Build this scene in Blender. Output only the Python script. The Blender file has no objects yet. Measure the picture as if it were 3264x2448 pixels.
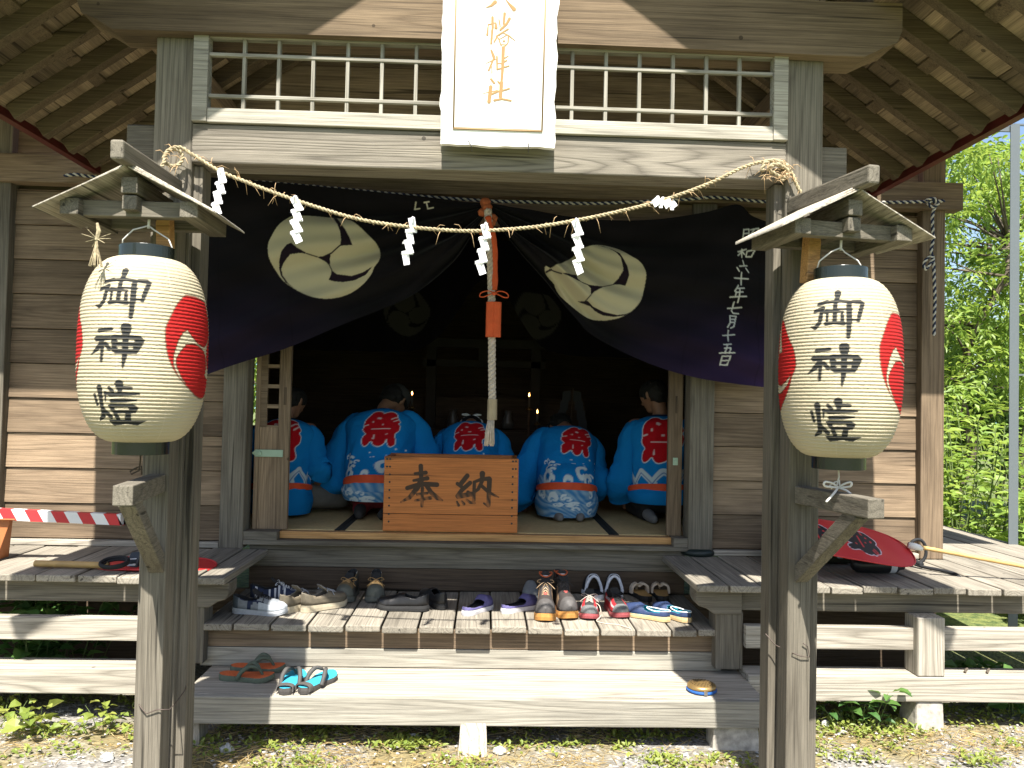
import bpy, bmesh, math, random
import numpy as np
from mathutils import Vector, Matrix
R = math.radians
random.seed(7); rng = np.random.default_rng(7)
S = bpy.context.scene
COL = S.collection
# ------------------------------------------------------------------ camera
PSI, TH, RHO, FPX = R(1.9), R(1.55), R(1.25), 2546.0      # right turn, upward tilt, roll, focal length (px of a 3264 px frame)
CP = np.array([0.0, 0.0, 1.58])
cF = np.array([math.sin(PSI)*math.cos(TH), math.cos(PSI)*math.cos(TH), math.sin(TH)])
r0 = np.array([math.cos(PSI), -math.sin(PSI), 0.0]); u0 = np.cross(r0, cF)
cR = math.cos(RHO)*r0 + math.sin(RHO)*u0; cU = math.cos(RHO)*u0 - math.sin(RHO)*r0
cam = bpy.data.cameras.new('camera'); camo = bpy.data.objects.new('camera', cam); COL.objects.link(camo)
cam.sensor_width = 36; cam.lens = FPX/3264*36; cam.clip_end = 4000; cam.clip_start = 0.05
M = Matrix.Identity(4)
for i in range(3): M[i][0], M[i][1], M[i][2], M[i][3] = cR[i], cU[i], -cF[i], CP[i]
camo.matrix_world = M
S.camera = camo
# ------------------------------------------------------------------ light
SUN_EL, SUN_AZ = 58.7, 2.3          # sun behind the camera, light travels slightly to +x
w = bpy.data.worlds.new('World'); S.world = w; w.use_nodes = True
nt = w.node_tree; bg = nt.nodes['Background']
sky = nt.nodes.new('ShaderNodeTexSky'); sky.sky_type = 'NISHITA'; sky.sun_disc = False
sky.sun_elevation = R(SUN_EL); sky.sun_rotation = R(180+SUN_AZ); sky.air_density = 1.0; sky.dust_density = 1.6; sky.ozone_density = 1.0
nt.links.new(sky.outputs[0], bg.inputs[0]); bg.inputs[1].default_value = 0.08
sl = bpy.data.lights.new('sun', 'SUN'); sl.energy = 5.0; sl.angle = R(0.53); sl.color = (1.0, 0.95, 0.87)
so = bpy.data.objects.new('sun', sl); COL.objects.link(so)
ld = Vector((math.sin(R(SUN_AZ))*math.cos(R(SUN_EL)), math.cos(R(SUN_AZ))*math.cos(R(SUN_EL)), -math.sin(R(SUN_EL))))
so.rotation_euler = ld.to_track_quat('-Z', 'Y').to_euler()
S.view_settings.view_transform = 'Standard'; S.view_settings.look = 'None'
S.view_settings.exposure = 1.52; S.view_settings.gamma = 1.0
S.cycles.max_bounces = 8; S.cycles.diffuse_bounces = 5; S.cycles.use_denoising = True
# ------------------------------------------------------------------ helpers
def at(px, py, Y):
    "point of the place at depth Y that the photo shows at (px, py)"
    d = cF + cR*((px-1632)/FPX) + cU*((1224-py)/FPX)
    return CP + d*(Y/d[1])
def atz(px, py, z):
    d = cF + cR*((px-1632)/FPX) + cU*((1224-py)/FPX)
    return CP + d*((z-CP[2])/d[2])
def empty(name, loc=(0, 0, 0), rz=0.0):
    o = bpy.data.objects.new(name, None); COL.objects.link(o); o.location = loc; o.rotation_euler = (0, 0, rz)
    o.empty_display_size = 0.1
    return o
def tag(o, label=None, cat=None, group=None, kind=None):
    if label: o['label'] = label
    if cat: o['category'] = cat
    if group: o['group'] = group
    if kind: o['kind'] = kind
    return o
class MB:
    "collects shapes and links them as one mesh object"
    def __init__(s): s.v = []; s.f = []; s.m = []
    def add(s, vs, fs, mi=0):
        b = len(s.v); s.v += [tuple(map(float, p)) for p in vs]; s.f += [tuple(i+b for i in f) for f in fs]; s.m += [mi]*len(fs); return s
    def box(s, x0, x1, y0, y1, z0, z1, mi=0):
        return s.add([(x0,y0,z0),(x1,y0,z0),(x1,y1,z0),(x0,y1,z0),(x0,y0,z1),(x1,y0,z1),(x1,y1,z1),(x0,y1,z1)],
              [(0,3,2,1),(4,5,6,7),(0,1,5,4),(1,2,6,5),(2,3,7,6),(3,0,4,7)], mi)
    def bar(s, a, b, w, h, up=(0,0,1), mi=0):
        "box beam from a to b, w across, h along up"
        a = Vector(a); b = Vector(b); d = (b-a).normalized(); u = Vector(up); sd = d.cross(u).normalized(); u = sd.cross(d).normalized()
        vs = []
        for p in (a, b):
            for sx, sz in ((-1,-1),(1,-1),(1,1),(-1,1)): vs.append(p + sd*(w/2*sx) + u*(h/2*sz))
        return s.add(vs, [(0,1,2,3),(7,6,5,4),(0,4,5,1),(1,5,6,2),(2,6,7,3),(3,7,4,0)], mi)
    def prism(s, pts, axis, c0, c1, mi=0):
        "polygon (2D) pushed along axis 'x','y' or 'z'"
        def put(p, c): return {'x': (c, p[0], p[1]), 'y': (p[0], c, p[1]), 'z': (p[0], p[1], c)}[axis]
        n = len(pts); vs = [put(p, c0) for p in pts] + [put(p, c1) for p in pts]
        fs = [tuple(range(n)), tuple(range(2*n-1, n-1, -1))] + [(i, i+n, (i+1) % n+n, (i+1) % n) for i in range(n)]
        return s.add(vs, fs, mi)
    def tube(s, path, r, n=8, mi=0, caps=True):
        P = [Vector(p) for p in path]; rs = r if hasattr(r, '__len__') else [r]*len(P)
        vs = []; fs = []; up = Vector((0.13, 0.31, 0.94)); pu = None
        for i, p in enumerate(P):
            d = (P[min(i+1, len(P)-1)] - P[max(i-1, 0)])
            d = d.normalized() if d.length > 1e-9 else Vector((0, 0, 1))
            if pu is None:
                pu = up - d*up.dot(d)
                if pu.length < .1: pu = Vector((1, 0, 0)) - d*d.x
            else: pu = pu - d*pu.dot(d)
            pu.normalize(); q = d.cross(pu)
            for k in range(n):
                a = 2*math.pi*k/n; vs.append(p + pu*(math.cos(a)*rs[i]) + q*(math.sin(a)*rs[i]))
        for i in range(len(P)-1):
            for k in range(n): fs.append((i*n+k, i*n+(k+1) % n, (i+1)*n+(k+1) % n, (i+1)*n+k))
        if caps: fs += [tuple(range(n-1, -1, -1)), tuple(range((len(P)-1)*n, len(P)*n))]
        return s.add(vs, fs, mi)
    def lathe(s, prof, c=(0,0,0), n=32, mi=0, axis='z', caps=True):
        vs = []; fs = []
        for (r, z) in prof:
            for k in range(n):
                a = 2*math.pi*k/n
                p = (r*math.cos(a), r*math.sin(a), z)
                if axis == 'y': p = (p[0], p[2], p[1])
                if axis == 'x': p = (p[2], p[0], p[1])
                vs.append((p[0]+c[0], p[1]+c[1], p[2]+c[2]))
        for i in range(len(prof)-1):
            for k in range(n): fs.append((i*n+k, i*n+(k+1) % n, (i+1)*n+(k+1) % n, (i+1)*n+k))
        if caps: fs += [tuple(range(n-1, -1, -1)), tuple(range((len(prof)-1)*n, len(prof)*n))]
        return s.add(vs, fs, mi)
    def build(s, name, mats, parent=None, smooth=False, bevel=0.0, solid=0.0, sub=0):
        me = bpy.data.meshes.new(name); me.from_pydata(s.v, [], s.f)
        mats = mats if isinstance(mats, (list, tuple)) else [mats]
        for m in mats: me.materials.append(m)
        if len(mats) > 1: me.polygons.foreach_set('material_index', s.m)
        if smooth: me.polygons.foreach_set('use_smooth', [True]*len(me.polygons))
        me.update()
        bm = bmesh.new(); bm.from_mesh(me); bmesh.ops.recalc_face_normals(bm, faces=bm.faces); bm.to_mesh(me); bm.free()
        o = bpy.data.objects.new(name, me); COL.objects.link(o)
        if parent: o.parent = parent
        if solid: md = o.modifiers.new('solid', 'SOLIDIFY'); md.thickness = solid; md.offset = 0
        if bevel: md = o.modifiers.new('bevel', 'BEVEL'); md.width = bevel; md.segments = 2; md.limit_method = 'ANGLE'; md.angle_limit = R(40)
        if sub: md = o.modifiers.new('sub', 'SUBSURF'); md.levels = sub; md.render_levels = sub
        return o
def rot_pts(o_mb, start, mat):
    for i in range(start, len(o_mb.v)): o_mb.v[i] = tuple(mat @ Vector(o_mb.v[i]))
# ------------------------------------------------------------------ materials
def mat(name, col, rough=0.7, metal=0.0, spec=0.4, noise=0.0, nscale=8.0, bump=0.0, emit=None, trans=0.0, sheen=0.0, coat=0.0):
    m = bpy.data.materials.new(name); m.use_nodes = True; t = m.node_tree; b = t.nodes['Principled BSDF']
    b.inputs['Base Color'].default_value = (*col, 1); b.inputs['Roughness'].default_value = rough; b.inputs['Metallic'].default_value = metal
    b.inputs['Specular IOR Level'].default_value = spec
    if sheen: b.inputs['Sheen Weight'].default_value = sheen
    if coat: b.inputs['Coat Weight'].default_value = coat
    if emit: b.inputs['Emission Color'].default_value = (*emit[0], 1); b.inputs['Emission Strength'].default_value = emit[1]
    if noise or bump:
        tc = t.nodes.new('ShaderNodeTexCoord'); n = t.nodes.new('ShaderNodeTexNoise'); n.inputs['Scale'].default_value = nscale; n.inputs['Detail'].default_value = 6
        t.links.new(tc.outputs['Object'], n.inputs['Vector'])
        if noise:
            hs = t.nodes.new('ShaderNodeHueSaturation'); hs.inputs['Color'].default_value = (*col, 1)
            mr = t.nodes.new('ShaderNodeMapRange'); mr.inputs[1].default_value = .3; mr.inputs[2].default_value = .7
            mr.inputs[3].default_value = 1-noise; mr.inputs[4].default_value = 1+noise
            t.links.new(n.outputs[0], mr.inputs[0]); t.links.new(mr.outputs[0], hs.inputs['Value']); t.links.new(hs.outputs[0], b.inputs['Base Color'])
        if bump:
            bp = t.nodes.new('ShaderNodeBump'); bp.inputs['Strength'].default_value = bump; bp.inputs['Distance'].default_value = .004
            t.links.new(n.outputs[0], bp.inputs['Height']); t.links.new(bp.outputs[0], b.inputs['Normal'])
    return m
def wood(name, axis, light, dark, stain=None, ring=9.0, contrast=0.46, isl=0.28, bump=0.35, rough=0.85, stain_amt=0.55, stain_scale=1.6):
    "weathered timber whose grain runs along an axis; every board (mesh island) gets its own figure and tone"
    m = bpy.data.materials.new(name); m.use_nodes = True; t = m.node_tree; N = t.nodes.new; L = t.links.new; b = t.nodes['Principled BSDF']
    def math_(op, a=None, bb=None, clamp=False):
        n = N('ShaderNodeMath'); n.operation = op; n.use_clamp = clamp
        for i, x in enumerate((a, bb)):
            if x is None: continue
            if isinstance(x, (int, float)): n.inputs[i].default_value = x
            else: L(x, n.inputs[i])
        return n.outputs[0]
    tc = N('ShaderNodeTexCoord'); geo = N('ShaderNodeNewGeometry'); rnd = geo.outputs['Random Per Island']
    off = N('ShaderNodeVectorMath'); off.operation = 'SCALE'; off.inputs[0].default_value = (13.7, 7.9, 19.3); L(rnd, off.inputs['Scale'])
    add = N('ShaderNodeVectorMath'); add.operation = 'ADD'; L(tc.outputs['Object'], add.inputs[0]); L(off.outputs[0], add.inputs[1])
    def noise(sa, sc, det, rough_=.5, dist=0.0):
        mp = N('ShaderNodeMapping'); mp.inputs['Scale'].default_value = tuple(sa if a == axis else sc for a in 'xyz'); L(add.outputs[0], mp.inputs['Vector'])
        n = N('ShaderNodeTexNoise'); n.inputs['Scale'].default_value = 1; n.inputs['Detail'].default_value = det; n.inputs['Roughness'].default_value = rough_
        n.inputs['Distortion'].default_value = dist
        L(mp.outputs[0], n.inputs['Vector']); return n.outputs[0]
    fig = noise(.30, 6.0, 2, .35)
    wob = noise(2.0, 60, 3, .5)
    ph = math_('ADD', math_('MULTIPLY', fig, ring*2), math_('MULTIPLY', wob, .55))
    pp = math_('PINGPONG', ph, .5); pp = math_('MULTIPLY', pp, 2.0)
    rg = math_('POWER', pp, 2.6)
    fib = noise(3.0, 230, 6, .72)
    fr = N('ShaderNodeMapRange'); L(fib, fr.inputs[0]); fr.inputs[1].default_value = .3; fr.inputs[2].default_value = .7; fr.inputs[3].default_value = .52; fr.inputs[4].default_value = 1.42
    blot = noise(stain_scale*.6, stain_scale*2.2, 5, .6)
    mixc = N('ShaderNodeMix'); mixc.data_type = 'RGBA'; L(math_('MULTIPLY', rg, contrast), mixc.inputs[0])
    mixc.inputs[6].default_value = (*light, 1); mixc.inputs[7].default_value = (*dark, 1)
    st = stain or tuple(c*.55 for c in dark)
    mix2 = N('ShaderNodeMix'); mix2.data_type = 'RGBA'
    br = N('ShaderNodeMapRange'); L(blot, br.inputs[0]); br.inputs[1].default_value = .42; br.inputs[2].default_value = .75; br.inputs[3].default_value = 0; br.inputs[4].default_value = stain_amt
    L(br.outputs[0], mix2.inputs[0]); L(mixc.outputs[2], mix2.inputs[6]); mix2.inputs[7].default_value = (*st, 1)
    iv = N('ShaderNodeMapRange'); L(rnd, iv.inputs[0]); iv.inputs[3].default_value = 1-isl; iv.inputs[4].default_value = 1+isl
    val = math_('MULTIPLY', fr.outputs[0], iv.outputs[0])
    hs = N('ShaderNodeHueSaturation'); L(mix2.outputs[2], hs.inputs['Color']); L(val, hs.inputs['Value'])
    crk = noise(1.1, 46, 2, .4); cr = N('ShaderNodeMapRange'); L(crk, cr.inputs[0]); cr.inputs[1].default_value = .27; cr.inputs[2].default_value = .33; cr.inputs[3].default_value = .35; cr.inputs[4].default_value = 1.0
    val2 = math_('MULTIPLY', val, cr.outputs[0]); L(val2, hs.inputs['Value'])
    # nail heads / small knots
    vor = N('ShaderNodeTexVoronoi'); vor.inputs['Scale'].default_value = 3.2; L(add.outputs[0], vor.inputs['Vector'])
    kn = math_('LESS_THAN', vor.outputs['Distance'], .032)
    mix3 = N('ShaderNodeMix'); mix3.data_type = 'RGBA'; L(math_('MULTIPLY', kn, .7), mix3.inputs[0]); L(hs.outputs[0], mix3.inputs[6]); mix3.inputs[7].default_value = (*[c*.35 for c in dark], 1)
    L(mix3.outputs[2], b.inputs['Base Color'])
    b.inputs['Roughness'].default_value = rough; b.inputs['Specular IOR Level'].default_value = .25
    bp = N('ShaderNodeBump'); bp.inputs['Strength'].default_value = bump; bp.inputs['Distance'].default_value = .003
    L(math_('SUBTRACT', fib, math_('MULTIPLY', rg, .6)), bp.inputs['Height']); L(bp.outputs[0], b.inputs['Normal'])
    return m
def vcol(name, rough=0.8, spec=0.3, trans=0.0, sheen=0.0, weave=0.0, wscale=600, bump=0.0, dist=.003):
    "cloth or paper whose dyed pattern is the mesh's own colour attribute"
    m = bpy.data.materials.new(name); m.use_nodes = True; t = m.node_tree; b = t.nodes['Principled BSDF']
    a = t.nodes.new('ShaderNodeVertexColor'); a.layer_name = 'Col'
    t.links.new(a.outputs[0], b.inputs['Base Color']); b.inputs['Roughness'].default_value = rough; b.inputs['Specular IOR Level'].default_value = spec
    if sheen: b.inputs['Sheen Weight'].default_value = sheen
    if weave or bump:
        tc = t.nodes.new('ShaderNodeTexCoord'); n = t.nodes.new('ShaderNodeTexNoise'); n.inputs['Scale'].default_value = wscale; n.inputs['Detail'].default_value = 3
        t.links.new(tc.outputs['Object'], n.inputs['Vector']); bp = t.nodes.new('ShaderNodeBump'); bp.inputs['Strength'].default_value = weave or bump; bp.inputs['Distance'].default_value = dist
        t.links.new(n.outputs[0], bp.inputs['Height']); t.links.new(bp.outputs[0], b.inputs['Normal'])
    if trans:
        tr = t.nodes.new('ShaderNodeBsdfTranslucent'); t.links.new(a.outputs[0], tr.inputs[0]); mx = t.nodes.new('ShaderNodeMixShader'); mx.inputs[0].default_value = trans
        t.links.new(b.outputs[0], mx.inputs[1]); t.links.new(tr.outputs[0], mx.inputs[2]); t.links.new(mx.outputs[0], t.nodes['Material Output'].inputs[0])
    return m
def leafmat(name, c1, c2, trans=0.35, rough=.5):
    m = bpy.data.materials.new(name); m.use_nodes = True; t = m.node_tree; b = t.nodes['Principled BSDF']; N = t.nodes.new
    g = N('ShaderNodeNewGeometry'); mx = N('ShaderNodeMix'); mx.data_type = 'RGBA'; t.links.new(g.outputs['Random Per Island'], mx.inputs[0])
    mx.inputs[6].default_value = (*c1, 1); mx.inputs[7].default_value = (*c2, 1)
    t.links.new(mx.outputs[2], b.inputs['Base Color']); b.inputs['Roughness'].default_value = rough
    tr = N('ShaderNodeBsdfTranslucent'); hs = N('ShaderNodeHueSaturation'); hs.inputs['Hue'].default_value = .48; hs.inputs['Value'].default_value = 1.6; t.links.new(mx.outputs[2], hs.inputs['Color']); t.links.new(hs.outputs[0], tr.inputs[0])
    ms = N('ShaderNodeMixShader'); ms.inputs[0].default_value = trans; t.links.new(b.outputs[0], ms.inputs[1]); t.links.new(tr.outputs[0], ms.inputs[2]); t.links.new(ms.outputs[0], t.nodes['Material Output'].inputs[0])
    return m
GREY_L, GREY_D = (.192, .172, .135), (.066, .057, .043)
BRN_L, BRN_D, BRN_S = (.235, .172, .112), (.09, .06, .037), (.055, .039, .026)
W = {}
for ax in 'xyz':
    W['grey_'+ax] = wood('grey weathered timber along '+ax, ax, GREY_L, GREY_D, (.06, .05, .037), stain_amt=.75)
    W['brown_'+ax] = wood('brown weathered timber along '+ax, ax, BRN_L, BRN_D, BRN_S, isl=.35, stain_amt=.8, contrast=.45)
    W['mid_'+ax] = wood('light grey timber along '+ax, ax, (.36, .34, .285), (.11, .098, .076), (.12, .105, .085), stain_amt=.5)
    W['pale_'+ax] = wood('sunlit pale timber along '+ax, ax, (.42, .385, .32), (.17, .148, .115), (.20, .175, .14), contrast=.7, stain_amt=.3)  # sun brightness put into the pale tone, keeping lit boards white
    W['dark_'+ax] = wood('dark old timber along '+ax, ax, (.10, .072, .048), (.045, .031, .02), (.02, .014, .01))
W['beam'] = wood('dark brown beam timber', 'x', (.185, .135, .085), (.08, .054, .033), (.03, .02, .013), isl=.1, stain_amt=.85, stain_scale=1.0, ring=7)
W['eave_y'] = wood('brown sheathing boards', 'y', (.29, .225, .145), (.15, .11, .068), (.045, .034, .024), isl=.5, stain_amt=.85, stain_scale=2.5, ring=4)
W['raft'] = wood('brown rafters', 'x', (.155, .118, .075), (.085, .06, .038), (.04, .03, .02), isl=.3, ring=4)
W['sill'] = wood('fresh honey timber', 'x', (.52, .29, .115), (.34, .165, .055), (.3, .15, .05), contrast=.5, isl=.1, stain_amt=.2, rough=.5)
W['deck'] = wood('grey deck boards', 'y', (.265, .24, .195), (.12, .105, .083), (.08, .07, .055), isl=.22, contrast=.6, stain_amt=.4)
# ------------------------------------------------------------------ ground and hills
def ground():
    m = bpy.data.materials.new('gravel with dry grass'); m.use_nodes = True; t = m.node_tree; N = t.nodes.new; L = t.links.new; b = t.nodes['Principled BSDF']
    tc = N('ShaderNodeTexCoord')
    def nz(s, d=6):
        n = N('ShaderNodeTexNoise'); n.inputs['Scale'].default_value = s; n.inputs['Detail'].default_value = d; L(tc.outputs['Object'], n.inputs['Vector']); return n.outputs[0]
    vo = N('ShaderNodeTexVoronoi'); vo.inputs['Scale'].default_value = 55; L(tc.outputs['Object'], vo.inputs['Vector'])
    rp = N('ShaderNodeValToRGB'); L(vo.outputs['Color'], rp.inputs[0])
    e = rp.color_ramp.elements; e[0].color = (.13, .125, .12, 1); e[1].color = (.40, .385, .36, 1); x = e.new(.5); x.color = (.23, .22, .20, 1)
    mx = N('ShaderNodeMix'); mx.data_type = 'RGBA'; mr = N('ShaderNodeMapRange'); L(nz(1.9), mr.inputs[0]); mr.inputs[1].default_value = .44; mr.inputs[2].default_value = .58
    L(mr.outputs[0], mx.inputs[0]); L(rp.outputs[0], mx.inputs[6]); mx.inputs[7].default_value = (.20, .165, .08, 1)
    m2 = N('ShaderNodeMix'); m2.data_type = 'RGBA'; m2.blend_type = 'MULTIPLY'; m2.inputs[0].default_value = .5; L(mx.outputs[2], m2.inputs[6])
    r2 = N('ShaderNodeValToRGB'); L(nz(30), r2.inputs[0]); r2.color_ramp.elements[0].position = .35; r2.color_ramp.elements[0].color = (.45, .43, .4, 1); r2.color_ramp.elements[1].position = .6
    L(r2.outputs[0], m2.inputs[7])
    # grass colour beyond the front strip, added for green bounce and lower fill
    sx = N('ShaderNodeSeparateXYZ'); L(tc.outputs['Object'], sx.inputs[0]); dm = N('ShaderNodeMath'); dm.operation = 'SUBTRACT'; dm.inputs[1].default_value = 3.3; L(sx.outputs['Y'], dm.inputs[0]); ab = N('ShaderNodeMath'); ab.operation = 'ABSOLUTE'; L(dm.outputs[0], ab.inputs[0])
    wn = N('ShaderNodeMath'); wn.operation = 'MULTIPLY_ADD'; wn.inputs[1].default_value = 1.6; L(nz(.9), wn.inputs[0]); L(ab.outputs[0], wn.inputs[2]); gm = N('ShaderNodeMapRange'); L(wn.outputs[0], gm.inputs[0]); gm.inputs[1].default_value = 2.0; gm.inputs[2].default_value = 3.2
    m3 = N('ShaderNodeMix'); m3.data_type = 'RGBA'; L(gm.outputs[0], m3.inputs[0]); L(m2.outputs[2], m3.inputs[6]); r3 = N('ShaderNodeValToRGB'); L(nz(14), r3.inputs[0]); r3.color_ramp.elements[0].position = .35; r3.color_ramp.elements[0].color = (.045, .075, .018, 1); r3.color_ramp.elements[1].position = .65; r3.color_ramp.elements[1].color = (.16, .18, .05, 1); L(r3.outputs[0], m3.inputs[7]); L(m3.outputs[2], b.inputs['Base Color']); b.inputs['Roughness'].default_value = .95
    bp = N('ShaderNodeBump'); bp.inputs['Strength'].default_value = .9; bp.inputs['Distance'].default_value = .012; L(vo.outputs['Distance'], bp.inputs['Height']); L(bp.outputs[0], b.inputs['Normal'])
    mb = MB(); n = 90
    xs = np.sign(np.linspace(-1, 1, n))*np.abs(np.linspace(-1, 1, n))**3*600; ys = 4+xs
    for y in ys:
        for x in xs:
            r = math.hypot(x, y-4); mb.v.append((x, y, (.012*math.sin(x*2.1)*math.cos(y*1.7+.6) if r < 12 else 0) - (0 if r < 9 else min(4, (r-9)*.02)) ))
    for j in range(n-1):
        for i in range(n-1): mb.f.append((j*n+i, j*n+i+1, (j+1)*n+i+1, (j+1)*n+i)); mb.m.append(0)
    tag(mb.build('ground', m, smooth=True), kind='structure')
    # far hills
    mh = mat('haze-tinted forested hill', (.10, .19, .20), .95, noise=.25, nscale=.03)  # bluish haze of distance is put into the hill colour
    mb = MB(); nx, ny = 60, 14
    for j in range(ny):
        for i in range(nx):
            x = -500+1300*i/(nx-1); y = 520+380*j/(ny-1); s = math.sin(math.pi*j/(ny-1))
            mb.v.append((x, y, -6 + s*(70+38*math.sin(x*.009+1)+18*math.sin(x*.023)+5*math.sin(x*.08+j))))
    for j in range(ny-1):
        for i in range(nx-1): mb.f.append((j*nx+i, j*nx+i+1, (j+1)*nx+i+1, (j+1)*nx+i)); mb.m.append(0)
    tag(mb.build('hills', mh, smooth=True), kind='structure')
ground()
# ------------------------------------------------------------------ the shrine
SH = empty('shrine', (0, 4.8, 0))
tag(SH, 'weathered wooden shrine hall with gabled entrance porch, steps and veranda', 'shrine')
def part(mb, name, mats, parent=None, **k):
    o = mb.build(name, mats, parent if parent is not None else SH, **k)
    if parent is None: o.matrix_parent_inverse = Matrix.Translation((0, -4.8, 0))
    return o
black_metal = mat('dark green painted iron', (.012, .02, .018), .45)
hasp_m = mat('pale green enamelled steel', (.30, .42, .31), .45, noise=.1)
# --- walls
def boards(x0, x1, z0, z1, Y, h=.2045, lap=.012, seed=0):
    mb = MB(); z = z0; r = random.Random(seed)
    while z < z1-.01:
        t = min(z+h, z1); g = .0035
        mb.add([(x0,Y-lap,z+g),(x1,Y-lap,z+g),(x1,Y+.02,z+g),(x0,Y+.02,z+g),(x0,Y-.001,t),(x1,Y-.001,t),(x1,Y+.02,t),(x0,Y+.02,t)],
            [(0,3,2,1),(4,5,6,7),(0,1,5,4),(1,2,6,5),(2,3,7,6),(3,0,4,7)]); z = t
    return mb
part(boards(-2.80, -1.535, .745, 2.80, 4.80, seed=1), 'wall', W['brown_x'], bevel=.002)
part(boards(1.372, 2.63, .745, 2.80, 4.80, seed=2), 'wall', W['brown_x'], bevel=.002)
part(MB().box(-2.8, 2.63, 4.825, 4.85, 2.785, 4.0), 'wall', W['dark_x'])
mb = boards(-2.80, 2.63, 2.985, 3.2, 4.80); mb2 = boards(-2.1, 2.1, 3.2, 3.6, 4.80); mb.add(mb2.v, mb2.f)
mb2 = boards(-1.4, 1.4, 3.6, 4.0, 4.80); mb.add(mb2.v, mb2.f); mb2 = boards(-.8, .8, 4.0, 4.2, 4.80); mb.add(mb2.v, mb2.f)
part(mb, 'gable_wall', W['brown_x'])
for x0, x1, nm in ((-2.94, -2.80, 'corner_post'), (2.63, 2.772, 'corner_post'), (-1.535, -1.395, 'door_post'), (1.225, 1.372, 'door_post')):
    part(MB().box(x0, x1, 4.735, 4.875, .712, 3.9 if 'corner' in nm else 2.82), nm, W['brown_z'] if x0 > 2 else W['grey_z'], bevel=.006)
part(MB().box(-3.3, 2.86, 4.70, 4.80, 2.82, 2.985), 'tie_rail', W['brown_x'], bevel=.004)
part(MB().box(-1.395, 1.225, 4.755, 4.80, 2.66, 2.818), 'door_head', W['brown_x'], bevel=.004)
for x0, x1 in ((-2.86, -1.54), (1.375, 2.63)): part(MB().box(x0, x1, 4.745, 4.80, .712, .742), 'base_board', W['pale_x'], bevel=.003)
mb = MB().lathe([(.0, .711), (.10, .711), (.105, .722), (.105, .735), (.09, .75), (.0, .75)], (1.298, 4.80, 0), caps=False)
part(mb, 'post_shoe', black_metal, smooth=True)
# --- sliding doors
mb = MB().box(-1.235, -1.166, 4.83, 4.862, .812, 2.66).box(-1.372, -1.345, 4.83, 4.862, .812, 2.66).box(-1.345, -1.235, 4.835, 4.858, .812, 1.42)
mb.box(-1.345, -1.235, 4.832, 4.86, 2.25, 2.66)
d1 = part(mb, 'sliding_door', W['brown_z'], bevel=.003)
mb = MB()
for z in (1.42, 1.545, 1.665, 1.785, 1.905, 2.025, 2.145, 2.245): mb.box(-1.345, -1.235, 4.838, 4.855, z-.011, z+.011)
mb.box(-1.345, -1.305, 4.837, 4.856, 1.42, 2.25)
mb.build('lattice', W['brown_x'], d1)
mb = MB().box(-1.365, -1.20, 4.822, 4.829, 1.243, 1.285).lathe([(0, 4.812), (.012, 4.812), (.014, 4.822)], (-1.335, 0, 1.264), 12, axis='y')
mb.prism([(-1.385, 1.264), (-1.365, 1.247), (-1.365, 1.281)], 'y', 4.822, 4.829)
for x in (-1.225, -1.207):
    for z in (1.252, 1.276): mb.lathe([(0, 4.8205), (.004, 4.8205), (.004, 4.823)], (x, 0, z), 8, axis='y')
mb.build('hasp', hasp_m, d1, bevel=.001)
MB().box(-1.205, -1.19, 4.826, 4.8305, 1.555, 1.66).build('finger_pull', W['dark_z'], d1)
d2 = part(MB().box(1.118, 1.205, 4.83, 4.862, .812, 2.66), 'sliding_door', W['brown_z'], bevel=.003)
MB().box(1.148, 1.178, 4.824, 4.829, 1.24, 1.285).lathe([(0, 4.816), (.009, 4.816), (.011, 4.824)], (1.163, 0, 1.262), 12, axis='y').build('hasp', hasp_m, d2, bevel=.001)
MB().box(1.158, 1.171, 4.826, 4.8305, 1.555, 1.66).build('finger_pull', W['dark_z'], d2)
# --- threshold, hall interior
part(MB().box(-1.20, 1.14, 4.80, 4.865, .764, .806), 'threshold', W['sill'], bevel=.003)
part(MB().box(-1.395, 1.225, 4.735, 4.86, .735, .762).box(-1.395, -1.2, 4.74, 4.86, .762, .812).box(1.14, 1.225, 4.74, 4.86, .762, .812), 'door_sill', W['grey_x'], bevel=.003)
mb = MB().box(-2.83, -2.80, 4.85, 9.0, .72, 3.5).box(2.63, 2.66, 4.85, 9.0, .72, 3.5)
mb.box(-2.50+.0, 2.63, 9.0, 9.03, .72, 3.5).box(-2.8, -2.5, 9.0, 9.03, .72, 1.3).box(-2.8, -2.5, 9.0, 9.03, 2.6, 3.5)
part(mb, 'hall_back_wall', W['dark_x'])
part(MB().box(-2.83, 2.66, 4.85, 9.03, 3.5, 3.53), 'ceiling', W['dark_x'])
part(MB().box(-2.83, 2.66, 4.87, 9.0, .72, .756), 'hall_floor', W['dark_x'])
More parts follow.
